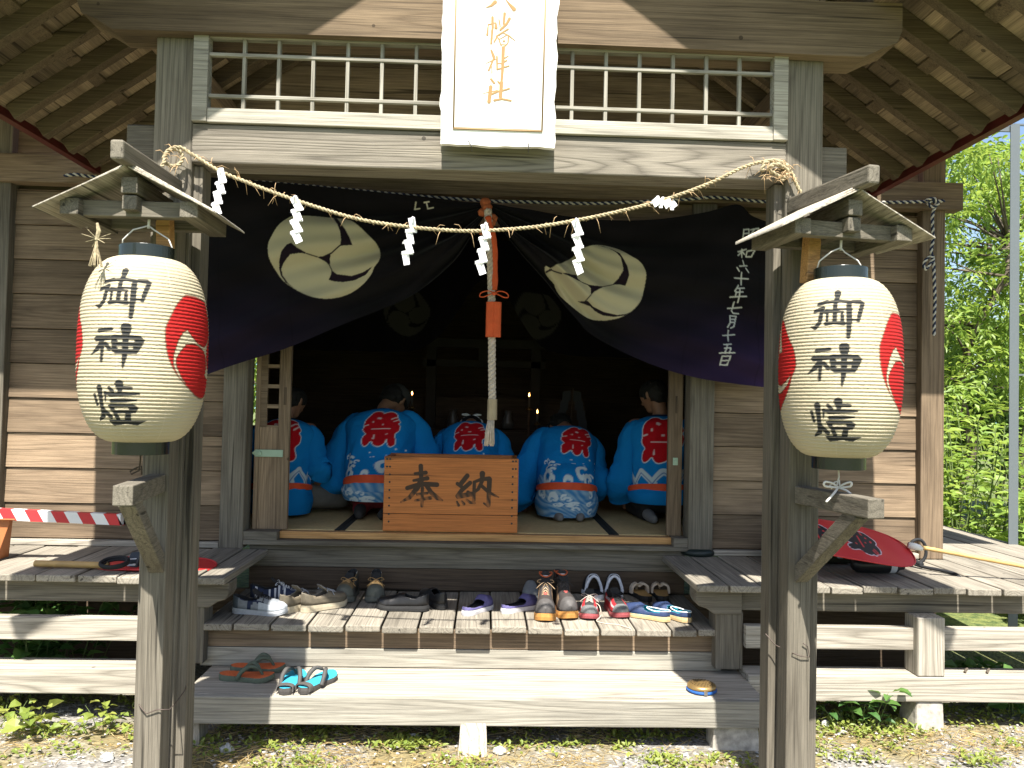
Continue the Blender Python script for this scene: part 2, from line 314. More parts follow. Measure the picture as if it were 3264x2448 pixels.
# --- porch
for x0, x1, jx0, jx1 in ((-1.315, -1.165, -1.165, -1.13), (1.18, 1.33, 1.145, 1.18)):
    p = part(MB().box(x0, x1, 3.13, 3.28, 0.0, 2.992), 'porch_post', W['grey_z'], bevel=.007)
    MB().box(jx0, jx1, 3.16, 3.255, 0.0, 2.495).build('jamb', W['grey_z'], p, bevel=.003)
W['lintel'] = wood('lintel timber', 'x', (.27, .242, .195), (.07, .06, .048), (.07, .06, .045), ring=15, contrast=.6, stain_amt=.5, bump=.6)
part(MB().box(-1.165, 1.18, 3.125, 3.27, 2.50, 2.652), 'lintel', W['lintel'], bevel=.006)
for x0, x1 in ((-1.43, -1.315), (1.33, 1.44)): part(MB().box(x0, x1, 3.155, 3.245, 2.487, 2.652), 'lintel_tenon', W['grey_x'], bevel=.006)
def rainbow_beam():
    mb = MB(); prof = []
    xs = np.linspace(-1.32, 1.34, 40)
    bot = [(-1.60, 3.10), (-1.58, 3.05), (-1.52, 3.025), (-1.46, 2.99)] + [(x, 2.990+.008*(1-(x/1.3)**2)) for x in xs] + [(1.47, 2.99), (1.54, 3.025), (1.60, 3.05), (1.62, 3.10)]
    top = [(1.62, 3.21), (1.3, 3.205)] + [(x, 3.205+.03*(1-(x/1.3)**2)) for x in xs[::-1]] + [(-1.3, 3.205), (-1.60, 3.21)]
    return mb.prism(bot+top, 'y', 3.075, 3.24)
part(rainbow_beam(), 'rainbow_beam', W['beam'], bevel=.006)
mb = MB()
for sx in (-1, 1): mb.bar((sx*1.30, 3.15, 3.20), (sx*1.02, 3.15, 3.52), .10, .10, (0, 1, 0)).box(sx*1.55-.05, sx*1.55+.05, 2.62, 4.8, 3.21, 3.31)
mb.box(-.06, .06, 2.6, 4.8, 4.30, 4.40).box(-.05, .05, 3.11, 3.2, 3.235, 4.3).box(-.9, .9, 3.12, 3.2, 3.62, 3.72)
part(mb, 'roof_frame', W['brown_y'], bevel=.004)
# transom lattice
fr = MB().box(-1.163, -1.105, 3.105, 3.155, 2.657, 3.03).box(1.12, 1.178, 3.105, 3.155, 2.657, 3.03).box(-1.105, 1.12, 3.11, 3.155, 2.655, 2.712).box(-1.105, 1.12, 3.115, 3.155, 2.99, 3.03).box(-.03, .06, 3.115, 3.155, 2.712, 2.99)
tl = part(fr, 'transom_lattice', W['mid_x'], bevel=.003)
for i in range(12):
    x = -1.105+.134*(i+1) if i < 6 else 1.12-.134*(i-5)
    MB().box(x-.007, x+.007, 3.12, 3.14, 2.712, 2.99).build('lattice_bar', W['mid_z'], tl, bevel=.002)
for z in (2.762, 2.925):
    for x0, x1 in ((-1.105, -.03), (.06, 1.12)): MB().box(x0, x1, 3.1165, 3.1350, z-.007, z+.007).build('lattice_rail', W['mid_x'], tl, bevel=.002)
# porch roof
ZR, SLP, XE, YF, YB = 4.50, .70, 2.30, 2.50, 4.79
pr_root = MB()
red_m = mat('dark red painted metal roofing', (.085, .012, .011), .5, noise=.2, nscale=6)
for sx in (-1, 1):
    q = [(0, ZR+.075), (sx*(XE+.03), ZR+.075-SLP*(XE+.03)), (sx*(XE+.03), ZR+.04-SLP*(XE+.03)), (0, ZR+.04)]
    pr_root.prism(q, 'y', YF-.03, YB+1.2)
PR = part(pr_root, 'porch_roof', red_m)
mb = MB()
bw = .20
for sx in (-1, 1):
    k = 0; x = 0.0
    while x < XE-.01:
        x2 = min(x+bw*.82, XE); g = .004
        for (ya, yb) in ((YF, 3.52+.35*((k*37) % 5)/5), (3.52+.35*((k*37) % 5)/5+.004, YB)):
            mb.prism([(sx*(x+g), ZR-SLP*(x+g)+(k % 2)*.006), (sx*(x2-g), ZR-SLP*(x2-g)+(k % 2)*.006), (sx*(x2-g), ZR-SLP*(x2-g)+.03), (sx*(x+g), ZR-SLP*(x+g)+.03)], 'y', ya, yb)
        x = x2; k += 1
mb.build('sheathing', W['eave_y'], PR)
for sx in (-1, 1):
    for i in range(10):
        y = 2.56+.243*i
        MB().bar((sx*.03, y, ZR-.045-SLP*.03), (sx*2.235, y, ZR-.045-SLP*2.235), .052, .075).build('rafter', W['raft'], PR, bevel=.003)
    for xb in (1.30, 1.62, 1.94): MB().prism([(sx*(xb-.024), ZR-SLP*(xb-.024)-.012), (sx*(xb+.024), ZR-SLP*(xb+.024)-.012), (sx*(xb+.024), ZR-SLP*(xb+.024)-.001), (sx*(xb-.024), ZR-SLP*(xb-.024)-.001)], 'y', YF, YB).build('batten', W['raft'], PR)
    MB().prism([(sx*(XE-.03), ZR-SLP*XE-.012), (sx*(XE+.012), ZR-SLP*XE-.012), (sx*(XE+.012), ZR-SLP*XE+.05), (sx*(XE-.03), ZR-SLP*XE+.05)], 'y', YF-.025, YB).build('eave_fascia', red_m, PR)
    MB().bar((0, YF-.012, ZR+.062), (sx*(XE+.02), YF-.012, ZR+.062-SLP*(XE+.02)), .03, .10).build('bargeboard', W['pale_x'], PR)
# hall roof: eave wings beside the porch and the slopes behind
HZ, HS = 3.20, .52
def hp(y): return HZ+(y-3.9)*HS
mb = MB()
for x0, x1, y0 in ((-4.3, -2.36, 3.9), (2.36, 3.45, 3.9)):
    mb.prism([(y0, hp(y0)), (6.9, hp(6.9)), (6.9, hp(6.9)+.09), (y0, hp(y0)+.09)], 'x', x0, x1)
mb.prism([(5.95, hp(5.95)), (6.9, hp(6.9)), (6.9, hp(6.9)+.09), (5.95, hp(5.95)+.09)], 'x', -2.36, 2.36)
mb.prism([(6.9, hp(6.9)), (9.9, hp(3.9)), (9.9, hp(3.9)+.09), (6.9, hp(6.9)+.09)], 'x', -4.3, 3.45)
HR = part(mb, 'hall_roof', red_m)
for x0, x1 in ((-4.25, -2.34), (2.34, 3.4)): MB().prism([(3.92, hp(3.92)-.022), (4.85, hp(4.85)-.022), (4.85, hp(4.85)-.002), (3.92, hp(3.92)-.002)], 'x', x0, x1).build('soffit', W['eave_y'], HR)
trim_m = mat('bright red eave trim', (.45, .04, .025), .5)
for x0, x1 in ((-4.3, -2.36), (2.36, 3.45)): MB().box(x0, x1, 3.86, 3.897, HZ-.06, HZ+.09).build('eave_fascia', trim_m, HR)
mb = MB().prism([(2.33, 3.03), (2.57, 3.04), (2.62, 3.08), (2.62, 3.15), (2.33, 3.15)], 'y', 3.93, 4.05)
mb.build('purlin', W['brown_x'], HR, bevel=.005)
# --- veranda
def deck(x0, x1, wd, y0, y1, seed):
    r = random.Random(seed); mb = MB(); x = x0
    while x < x1-.02:
        x2 = min(x+wd*r.uniform(.94, 1.06), x1); z = .71+r.uniform(-.003, .003); f = y0+r.uniform(-.008, .012)
        mb.box(x+.0045, x2-.0045, f, y1, z-.034, z); x = x2
    return mb
part(deck(-4.0, -1.245, .188, 3.96, 4.743, 3), 'veranda_deck', W['deck'], bevel=.005)
part(deck(1.07, 2.79, .172, 3.96, 4.743, 4), 'veranda_deck', W['deck'], bevel=.005)
part(deck(2.79, 3.66, .172, 3.955, 9.0, 5), 'veranda_deck', W['deck'], bevel=.005)
for x0, x1 in ((-4.0, -1.36), (1.20, 3.62)):
    part(MB().box(x0, x1, 4.05, 4.16, .565, .673), 'deck_beam', W['grey_x'], bevel=.005)
for sx, x in ((1, -1.36), (-1, 1.20)):       # rounded beam noses reaching over the steps
    q = [(x-sx*.12, .673), (x+sx*.115, .673), (x+sx*.115, .62), (x+sx*.10, .59), (x+sx*.06, .578), (x+sx*.02, .55), (x-sx*.12, .55)]
    part(MB().prism(q, 'y', 4.02, 4.15), 'beam_nose', W['grey_x'], bevel=.005)
for x0, x1 in ((-1.455, -1.365), (1.19, 1.33), (2.19, 2.328), (-2.75, -2.62)):
    y0 = 3.955 if x0 > 2 else 4.03
    part(MB().box(x0, x1, y0, y0+.13, .272, .563), 'veranda_post', W['pale_z'] if x0 > 2 else W['grey_z'], bevel=.005)
for x0, x1 in ((-4.0, -1.46), (1.335, 4.2)):
    part(MB().box(x0, x1, 4.0, 4.05, .388, .50), 'rail', W['pale_x'], bevel=.004)
    part(MB().box(x0-.0, x1+.0, 3.955, 4.11, .145, .27), 'ground_beam', W['pale_x'], bevel=.006)
conc = mat('rough concrete', (.38, .35, .30), .95, noise=.35, nscale=30, bump=.6)
for x in (2.26, -2.69):
    mb = MB().add([(x-.075,3.96,-.05),(x+.075,3.96,-.05),(x+.075,4.12,-.05),(x-.10,4.12,-.05),(x-.068,3.965,.143),(x+.068,3.965,.143),(x+.068,4.1,.143),(x-.068,4.1,.143)],
       [(0,3,2,1),(4,5,6,7),(0,1,5,4),(1,2,6,5),(2,3,7,6),(3,0,4,7)])
    part(mb, 'footing', conc, bevel=.01)
# dark sheets added well behind the rails to stand for underfloor shade
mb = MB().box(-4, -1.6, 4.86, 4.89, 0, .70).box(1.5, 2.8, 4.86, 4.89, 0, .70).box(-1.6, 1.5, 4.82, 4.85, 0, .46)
part(mb, 'underfloor_shade_backing', W['dark_x'])
# --- steps
part(MB().box(-1.40, 1.24, 4.095, 4.125, .243, .335), 'riser', W['mid_x'], bevel=.003)
part(MB().box(-1.40, 1.24, 4.10, 4.13, .338, .432), 'riser', W['brown_x'], bevel=.003)
part(MB().box(-1.37, 1.22, 4.79, 4.815, .472, .60), 'riser', W['dark_x'], bevel=.003)
part(MB().box(-1.37, 1.22, 4.785, 4.815, .603, .733), 'riser', W['grey_x'], bevel=.003)
mb = MB(); r = random.Random(11); xs = [-1.39, -1.225, -1.042, -.86, -.676, -.493, -.31, -.128, .055, .238, .42, .603, .786, .968, 1.10, 1.22]
for a, b2 in zip(xs[:-1], xs[1:]):
    z = .468+r.uniform(-.003, .003); mb.box(a+.005, b2-.005, 4.03+r.uniform(-.01, .012), 4.788, z-.034, z)
part(mb, 'step_tread', W['deck'], bevel=.006)
part(MB().box(-1.345, 1.335, 3.722, 4.138, .20, .239), 'step_tread', W['pale_x'], bevel=.004)
part(MB().box(-1.345, 1.335, 3.685, 3.717, .115, .238), 'step_fascia', W['mid_x'], bevel=.004)
for x0, x1, lean in ((-.075, .035, .10), (1.10, 1.30, .0), (-1.335, -1.27, .0)):
    mb = MB().add([(x0-.012,3.705-lean,-.02),(x1+.012,3.705-lean,-.02),(x1+.012,3.83,-.02),(x0-.012,3.83,-.02),(x0,3.722,.198),(x1,3.722,.198),(x1,3.83,.198),(x0,3.83,.198)],
       [(0,3,2,1),(4,5,6,7),(0,1,5,4),(1,2,6,5),(2,3,7,6),(3,0,4,7)])
    part(mb, 'step_support', conc if x0 > 1 else W['pale_z'], bevel=.005)
# ------------------------------------------------------------------ brush lettering, drawn as strokes
def smooth_poly(P, it=2):
    P = [tuple(p) for p in P]
    for _ in range(it):
        Q = []
        for i in range(len(P)):
            a, b = P[i], P[(i+1) % len(P)]
            Q += [(a[0]*.75+b[0]*.25, a[1]*.75+b[1]*.25), (a[0]*.25+b[0]*.75, a[1]*.25+b[1]*.75)]
        P = Q
    return P
def raster(box, n, strokes=(), polys=(), holes=()):
    "coverage (0..1) of brush strokes [(x,y,r)...] and filled outlines on a grid over box; n samples across"
    x0, y0, x1, y1 = box; h = int(n*(y1-y0)/(x1-x0)); px = (x1-x0)/n
    X, Y = np.meshgrid(x0+(np.arange(n)+.5)*px, y0+(np.arange(h)+.5)*px)
    D = np.full(X.shape, 1e9)
    for s in strokes:
        if len(s) == 1: D = np.minimum(D, np.hypot(X-s[0][0], Y-s[0][1])-s[0][2])
        for (ax, ay, ar), (bx, by, br) in zip(s[:-1], s[1:]):
            dx, dy = bx-ax, by-ay; L2 = dx*dx+dy*dy+1e-9
            t = np.clip(((X-ax)*dx+(Y-ay)*dy)/L2, 0, 1)
            D = np.minimum(D, np.hypot(X-ax-t*dx, Y-ay-t*dy)-(ar+t*(br-ar)))
    A = np.clip(.5-D/px, 0, 1)
    def fill(P):
        P = np.array(P); c = np.zeros(X.shape, bool)
        for i in range(len(P)):
            (xa, ya), (xb, yb) = P[i], P[(i+1) % len(P)]
            if ya == yb: continue
            k = ((ya > Y) != (yb > Y)) & (X < (xb-xa)*(Y-ya)/(yb-ya)+xa); c ^= k
        return c.astype(float)
    for P in polys: A = np.maximum(A, fill(P))
    for P in holes: A = A*(1-fill(P))
    return A
def dilate(A, k):
    B = A.copy()
    for _ in range(k):
        C = B.copy(); C[1:] = np.maximum(C[1:], B[:-1]); C[:-1] = np.maximum(C[:-1], B[1:]); C[:, 1:] = np.maximum(C[:, 1:], B[:, :-1]); C[:, :-1] = np.maximum(C[:, :-1], B[:, 1:])
        B = C if _ % 2 else np.maximum(C, B)
    return B
def samp(A, u, v):
    "bilinear lookup, u,v in 0..1 (v down); 0 outside"
    h, w_ = A.shape; x = u*w_-.5; y = v*h-.5; ok = (u > 0) & (u < 1) & (v > 0) & (v < 1)
    x = np.clip(x, 0, w_-1.001); y = np.clip(y, 0, h-1.001); i = x.astype(int); j = y.astype(int); fx = x-i; fy = y-j
    return np.where(ok, (A[j, i]*(1-fx)+A[j, i+1]*fx)*(1-fy)+(A[j+1, i]*(1-fx)+A[j+1, i+1]*fx)*fy, 0)
def st(r, *pts): return [(p[0], p[1], p[2] if len(p) > 2 else r) for p in pts]
G_GO = raster((60, 90, 1260, 1110), 260, [
    st(40, (255, 395), (430, 350)), st(42, (195, 535), (360, 475)), st(44, (330, 570), (310, 760), (225, 865), (130, 840, 14)), st(36, (300, 520), (420, 560)),
    st(40, (645, 190, 80), (640, 270, 55), (600, 420, 42), (598, 770, 42)), st(34, (440, 360), (700, 345), (1180, 390, 26)), st(42, (430, 540), (760, 560, 20)), st(20, (600, 505), (935, 515)),
    st(32, (455, 610), (450, 750)), st(34, (735, 610), (745, 760)), st(44, (435, 790), (580, 775, 34), (770, 790)),
    st(56, (880, 390), (868, 760), (850, 1050, 44)), st(22, (950, 345), (1120, 340), (1180, 395)), st(46, (1150, 410), (1080, 600), (1040, 740, 36)), st(22, (870, 722), (1060, 722))])
G_SHIN = raster((10, 80, 830, 730), 260, [
    st(30, (165, 192), (355, 168, 24)), st(42, (130, 305), (330, 295, 30)), st(38, (220, 350), (150, 440), (45, 525, 10)), st(29, (222, 400), (218, 610, 27)), st(32, (275, 375), (335, 445)),
    st(40, (552, 150, 78), (555, 230, 55), (545, 400, 38), (540, 560, 36), (526, 705, 12))],
    [[(350, 260), (400, 245), (740, 250), (803, 312), (765, 400), (735, 460), (700, 510), (420, 512), (368, 475)]],
    [[(440, 310), (505, 308), (510, 340), (450, 345)], [(590, 310), (665, 310), (670, 340), (600, 345)], [(440, 405), (500, 402), (505, 440), (450, 443)], [(588, 402), (645, 402), (648, 438), (595, 443)]])
G_TO = raster((90, 920, 940, 1580), 260, [
    st(27, (145, 1140), (172, 1265)), st(40, (235, 1040, 46), (247, 1200, 34), (258, 1330, 36), (250, 1420), (160, 1480, 16)), st(34, (275, 1345), (375, 1435)), st(24, (330, 1105), (318, 1220, 12)),
    st(28, (390, 1040), (435, 1085)), st(40, (530, 985, 62), (540, 1065, 40)), st(25, (560, 1035), (690, 1038)), st(30, (400, 1135), (600, 1120), (800, 1112, 14)), st(22, (320, 1110), (400, 1120)),
    st(30, (415, 1215), (600, 1205), (760, 1200, 14)), st(34, (455, 1400), (490, 1465)), st(46, (645, 1385), (635, 1480))],
    [[(350, 1275), (400, 1255), (730, 1258), (795, 1305), (750, 1382), (420, 1388), (380, 1335)], [(325, 1475), (920, 1480), (780, 1552), (600, 1532), (400, 1562), (350, 1520)]], [[(450, 1308), (640, 1302), (655, 1332), (460, 1338)]])
G_HONO = raster((60, 120, 2000, 1000), 520, [
    st(40, (475, 195, 44), (488, 400)), st(36, (370, 335, 24), (570, 315, 38)), st(36, (350, 465, 26), (600, 420, 42)), st(45, (235, 605, 40), (400, 555), (560, 525), (780, 535, 46)),
    st(50, (490, 460), (420, 600), (280, 780, 40), (125, 865, 16)), st(42, (580, 540), (680, 680), (800, 780, 44), (890, 822, 16)), st(32, (515, 600), (515, 930, 30)), st(26, (420, 718), (610, 690)), st(32, (385, 832, 22), (670, 780, 36)),
    st(45, (1340, 360), (1230, 505)), st(34, (1160, 508), (1240, 565)), st(42, (1395, 490), (1250, 620), (1170, 735)), st(46, (1180, 745), (1420, 695)), st(32, (1360, 660), (1430, 715)),
    st(26, (1160, 840, 18), (1190, 905, 30)), st(26, (1250, 830, 18), (1290, 880, 30)), st(22, (1340, 800), (1400, 850, 28), (1490, 862)),
    st(34, (1475, 475), (1472, 810)), st(34, (1480, 470, 28), (1600, 420), (1750, 405, 44)), st(40, (1755, 420, 48), (1745, 900)), st(30, (1740, 905), (1660, 862, 18)),
    st(36, (1620, 315, 54), (1620, 450), (1550, 600, 34), (1490, 660, 22)), st(34, (1600, 530), (1750, 660), (1930, 745, 14))])
RED = [(400,290),(450,230),(540,205),(620,220),(662,285),(740,240),(850,212),(960,240),(1032,300),(1022,345),(1080,420),(1142,480),(1055,530),(1155,600),(1112,800),(1030,850),(968,940),(1032,1080),(1012,1180),(900,1232),(820,1190),(768,1000),(742,1150),(600,1235),(500,1190),(450,1060),(340,1190),(250,1212),(198,1120),(222,960),(310,912),(240,830),(188,740),(232,600),(222,530),(262,400)]
G_MATSU = raster((100, 130, 1240, 1310), 240, (), [smooth_poly(RED, 2)])
G_MATSU_W = raster((100, 130, 1240, 1310), 240, [st(26, (460, 485)), st(24, (575, 380), (605, 390)), st(24, (660, 582)), st(16, (440, 742), (855, 735)), st(15, (870, 410), (960, 362), (1030, 352)), st(15, (940, 472), (1060, 415)), st(18, (502, 930, 8), (488, 1030, 22)), st(15, (750, 928), (778, 912)), st(17, (240, 595), (345, 567))])
G_NAME = raster((90, -30, 610, 1560), 240, [
    st(20, (268, 95, 30), (215, 145, 22), (128, 182, 4)), st(20, (410, 40, 5), (480, 120, 20), (545, 185, 32)),
    st(15, (176, 405, 8), (165, 560, 18)), st(12, (180, 415), (285, 385), (290, 455, 26)), st(19, (235, 312, 22), (240, 450), (224, 680, 17)),
    st(18, (410, 250, 22), (400, 395)), st(11, (330, 340), (350, 435)), st(20, (482, 322, 24), (440, 400), (355, 480)), st(16, (465, 468), (300, 575)), st(14, (315, 570), (268, 655)), st(12, (410, 530), (480, 560), (572, 628, 6)),
    st(11, (328, 600), (370, 705)), st(11, (472, 560), (470, 660), (425, 712)), st(9, (435, 560), (350, 612)), st(20, (410, 640)), st(9, (380, 690), (440, 690)),
    st(24, (402, 735, 28), (400, 1000), (390, 1200, 20)), st(16, (228, 775), (268, 870, 24)), st(13, (155, 965, 6), (285, 900)), st(16, (266, 890), (198, 1060)), st(9, (240, 1010), (246, 1100)), st(15, (312, 860), (320, 1040)), st(14, (320, 1045), (490, 988)), st(10, (330, 960), (400, 955)), st(11, (400, 900), (475, 848)), st(14, (400, 950), (455, 912)),
    st(18, (235, 1185), (282, 1240)), st(28, (232, 1295), (212, 1510)), st(13, (125, 1390, 6), (330, 1345)), st(16, (250, 1400), (345, 1355)), st(28, (388, 1230), (378, 1430)), st(16, (400, 1345), (500, 1312)), st(17, (290, 1485, 20), (400, 1462), (530, 1482)), st(14, (335, 1215), (360, 1240))])
DATE = [st(7, *s) for s in (
    [(372,118),(362,215)], [(372,120),(432,110),(428,205)], [(372,165),(430,158)], [(362,212),(428,205)], [(452,118),(542,98),(522,168)], [(495,110),(452,170)], [(460,182),(520,172),(508,226),(464,232),(460,182)],
    [(330,350),(410,328)], [(370,325),(372,412)], [(328,392),(372,350)], [(374,350),(402,378)], [(425,348),(500,338),(476,405),(420,405),(425,348)],
    [(382,448),(392,500)], [(338,515),(430,505)], [(308,532),(332,570)], [(410,535),(440,582)], [(282,645),(435,655)], [(360,585),(353,720)],
    [(322,728),(280,792)], [(310,762),(388,756)], [(292,806),(372,800)], [(296,800),(290,848)], [(240,852),(410,850)], [(340,760),(325,912)],
    [(230,970),(372,965)], [(292,905),(275,1000),(292,1026),(348,1030)], [(252,1055),(246,1130),(212,1185)], [(255,1055),(322,1060),(278,1180),(245,1195)], [(252,1095),(306,1095)], [(248,1130),(294,1130)],
    [(150,1280),(280,1270)], [(217,1220),(195,1345)], [(140,1385),(222,1378)], [(178,1385),(150,1470)], [(142,1426),(212,1420),(196,1470)], [(95,1475),(252,1475)],
    [(127,1510),(118,1602)], [(127,1510),(212,1510),(192,1606)], [(122,1557),(204,1555)], [(118,1600),(192,1604)])]
G_DATE = raster((60, 80, 580, 1640), 260, DATE)
T_OUT = [(440,160),(520,130),(850,140),(1200,180),(1460,200),(1650,350),(1860,560),(1940,640),(2000,820),(1990,950),(1890,1050),(1860,1150),(1700,1340),(1450,1490),(1150,1570),(900,1560),(700,1490),(480,1370),(270,1220),(130,980),(90,760),(85,620),(170,470),(280,290)]
T_DARK = [[(1175,175),(1250,185),(1400,390),(1490,560),(1528,665),(1320,682),(1340,580),(1320,440),(1270,310)], [(900,845),(1000,840),(1150,780),(1115,880),(1122,1010),(1050,930)],
    [(495,630),(600,715),(760,805),(620,800),(470,820),(330,950),(275,1040),(290,1140),(400,1290),(500,1370),(350,1270),(260,1150),(240,1050),(260,940),(330,770),(420,660)],
    [(1150,1070),(1250,1150),(1500,1185),(1700,1130),(1870,1035),(1750,1170),(1550,1260),(1350,1285),(1200,1270),(1100,1240),(1152,1150)]]
T_LINE = [st(10, (1320, 675), (1150, 795)), st(9, (740, 803), (910, 848)), st(9, (1118, 1000), (1160, 1075))]
G_TOMOE = raster((60, 110, 2030, 1590), 300, (), [smooth_poly(T_OUT)])
G_TOMOE_D = np.maximum(raster((60, 110, 2030, 1590), 300, T_LINE), raster((60, 110, 2030, 1590), 300, (), T_DARK))
R_OUT = [(90,560),(115,525),(190,580),(260,560),(390,490),(560,390),(700,290),(780,200),(950,130),(1130,112),(1300,130),(1500,200),(1720,360),(1850,430),(1950,550),(1990,720),(1980,1000),(1900,1200),(1730,1390),(1500,1510),(1250,1540),(1000,1510),(780,1400),(560,1220),(400,1070),(310,930),(290,850),(180,740),(100,630)]
R_DARK = [[(1060,125),(1200,140),(1350,200),(1500,290),(1570,400),(1640,540),(1670,700),(1650,830),(1620,888),(1500,862),(1370,872),(1480,760),(1558,620),(1550,500),(1520,380),(1430,270),(1300,180),(1150,140)], [(870,885),(1000,908),(1200,922),(1020,1020),(945,1095),(948,960)],
    [(400,690),(560,705),(685,705),(700,780),(800,860),(650,800),(500,740)], [(720,1165),(860,1182),(900,1190),(1000,1290),(1200,1390),(1450,1450),(1620,1430),(1740,1380),(1600,1460),(1400,1485),(1200,1450),(1050,1370),(950,1280)]]
R_LINE = [st(9, (1380, 868), (1190, 922)), st(9, (785, 852), (890, 892)), st(9, (180, 590), (400, 695)), st(18, (130, 632), (212, 602)), st(11, (946, 1085), (862, 1182))]
G_TOMR = raster((60, 90, 2030, 1560), 300, (), [smooth_poly(R_OUT)])
G_TOMR_D = np.maximum(raster((60, 90, 2030, 1560), 300, R_LINE), raster((60, 90, 2030, 1560), 300, (), R_DARK))
def grid_obj(name, P, col, m, parent=None, smooth=True, wrap=False, attr='Col'):
    "P: (ny,nx,3) points, col: (ny,nx,3|1) colours painted per vertex"
    ny, nx = P.shape[:2]; me = bpy.data.meshes.new(name)
    idx = np.arange(ny*nx).reshape(ny, nx)
    a, b = idx[:-1, :-1], idx[:-1, 1:]; c, d = idx[1:, 1:], idx[1:, :-1]
    F = np.stack([a, b, c, d], -1).reshape(-1, 4)
    if wrap: F = np.concatenate([F, np.stack([idx[:-1, -1], idx[:-1, 0], idx[1:, 0], idx[1:, -1]], -1)])
    me.from_pydata(P.reshape(-1, 3).tolist(), [], F.tolist())
    me.materials.append(m)
    if col is not None:
        ca = me.color_attributes.new(attr, 'FLOAT_COLOR', 'POINT'); C4 = np.ones((ny*nx, 4), np.float32); C4[:, :3] = col.reshape(ny*nx, -1); ca.data.foreach_set('color', C4.ravel())
    if smooth: me.polygons.foreach_set('use_smooth', [True]*len(me.polygons))
    me.update(); o = bpy.data.objects.new(name, me); COL.objects.link(o)
    if parent: o.parent = parent
    return o
def mixc(base, col, a): return base*(1-a[..., None]) + np.array(col)*a[..., None]
def inked(m, ink, rough=None, metal=0.0, attr='Col'):
    "same surface with a painted layer whose coverage is the mesh attribute"
    m = m.copy(); m.name += ' painted'; t = m.node_tree; b = t.nodes['Principled BSDF']
    a = t.nodes.new('ShaderNodeVertexColor'); a.layer_name = attr; x = t.nodes.new('ShaderNodeMix'); x.data_type = 'RGBA'
    t.links.new(a.outputs[0], x.inputs[0]); x.inputs[7].default_value = (*ink, 1)
    if b.inputs['Base Color'].links: t.links.new(b.inputs['Base Color'].links[0].from_socket, x.inputs[6])
    else: x.inputs[6].default_value = b.inputs['Base Color'].default_value
    t.links.new(x.outputs[2], b.inputs['Base Color'])
    return m
def smooth_path(P, n=8):
    P = [np.array(p, float) for p in P]; out = []
    for i in range(len(P)-1):
        p0, p1, p2, p3 = P[max(i-1, 0)], P[i], P[i+1], P[min(i+2, len(P)-1)]
        for k in range(n):
            t = k/n; out.append(.5*((2*p1)+(-p0+p2)*t+(2*p0-5*p1+4*p2-p3)*t*t+(-p0+3*p1-3*p2+p3)*t**3))
    out.append(P[-1]); return out
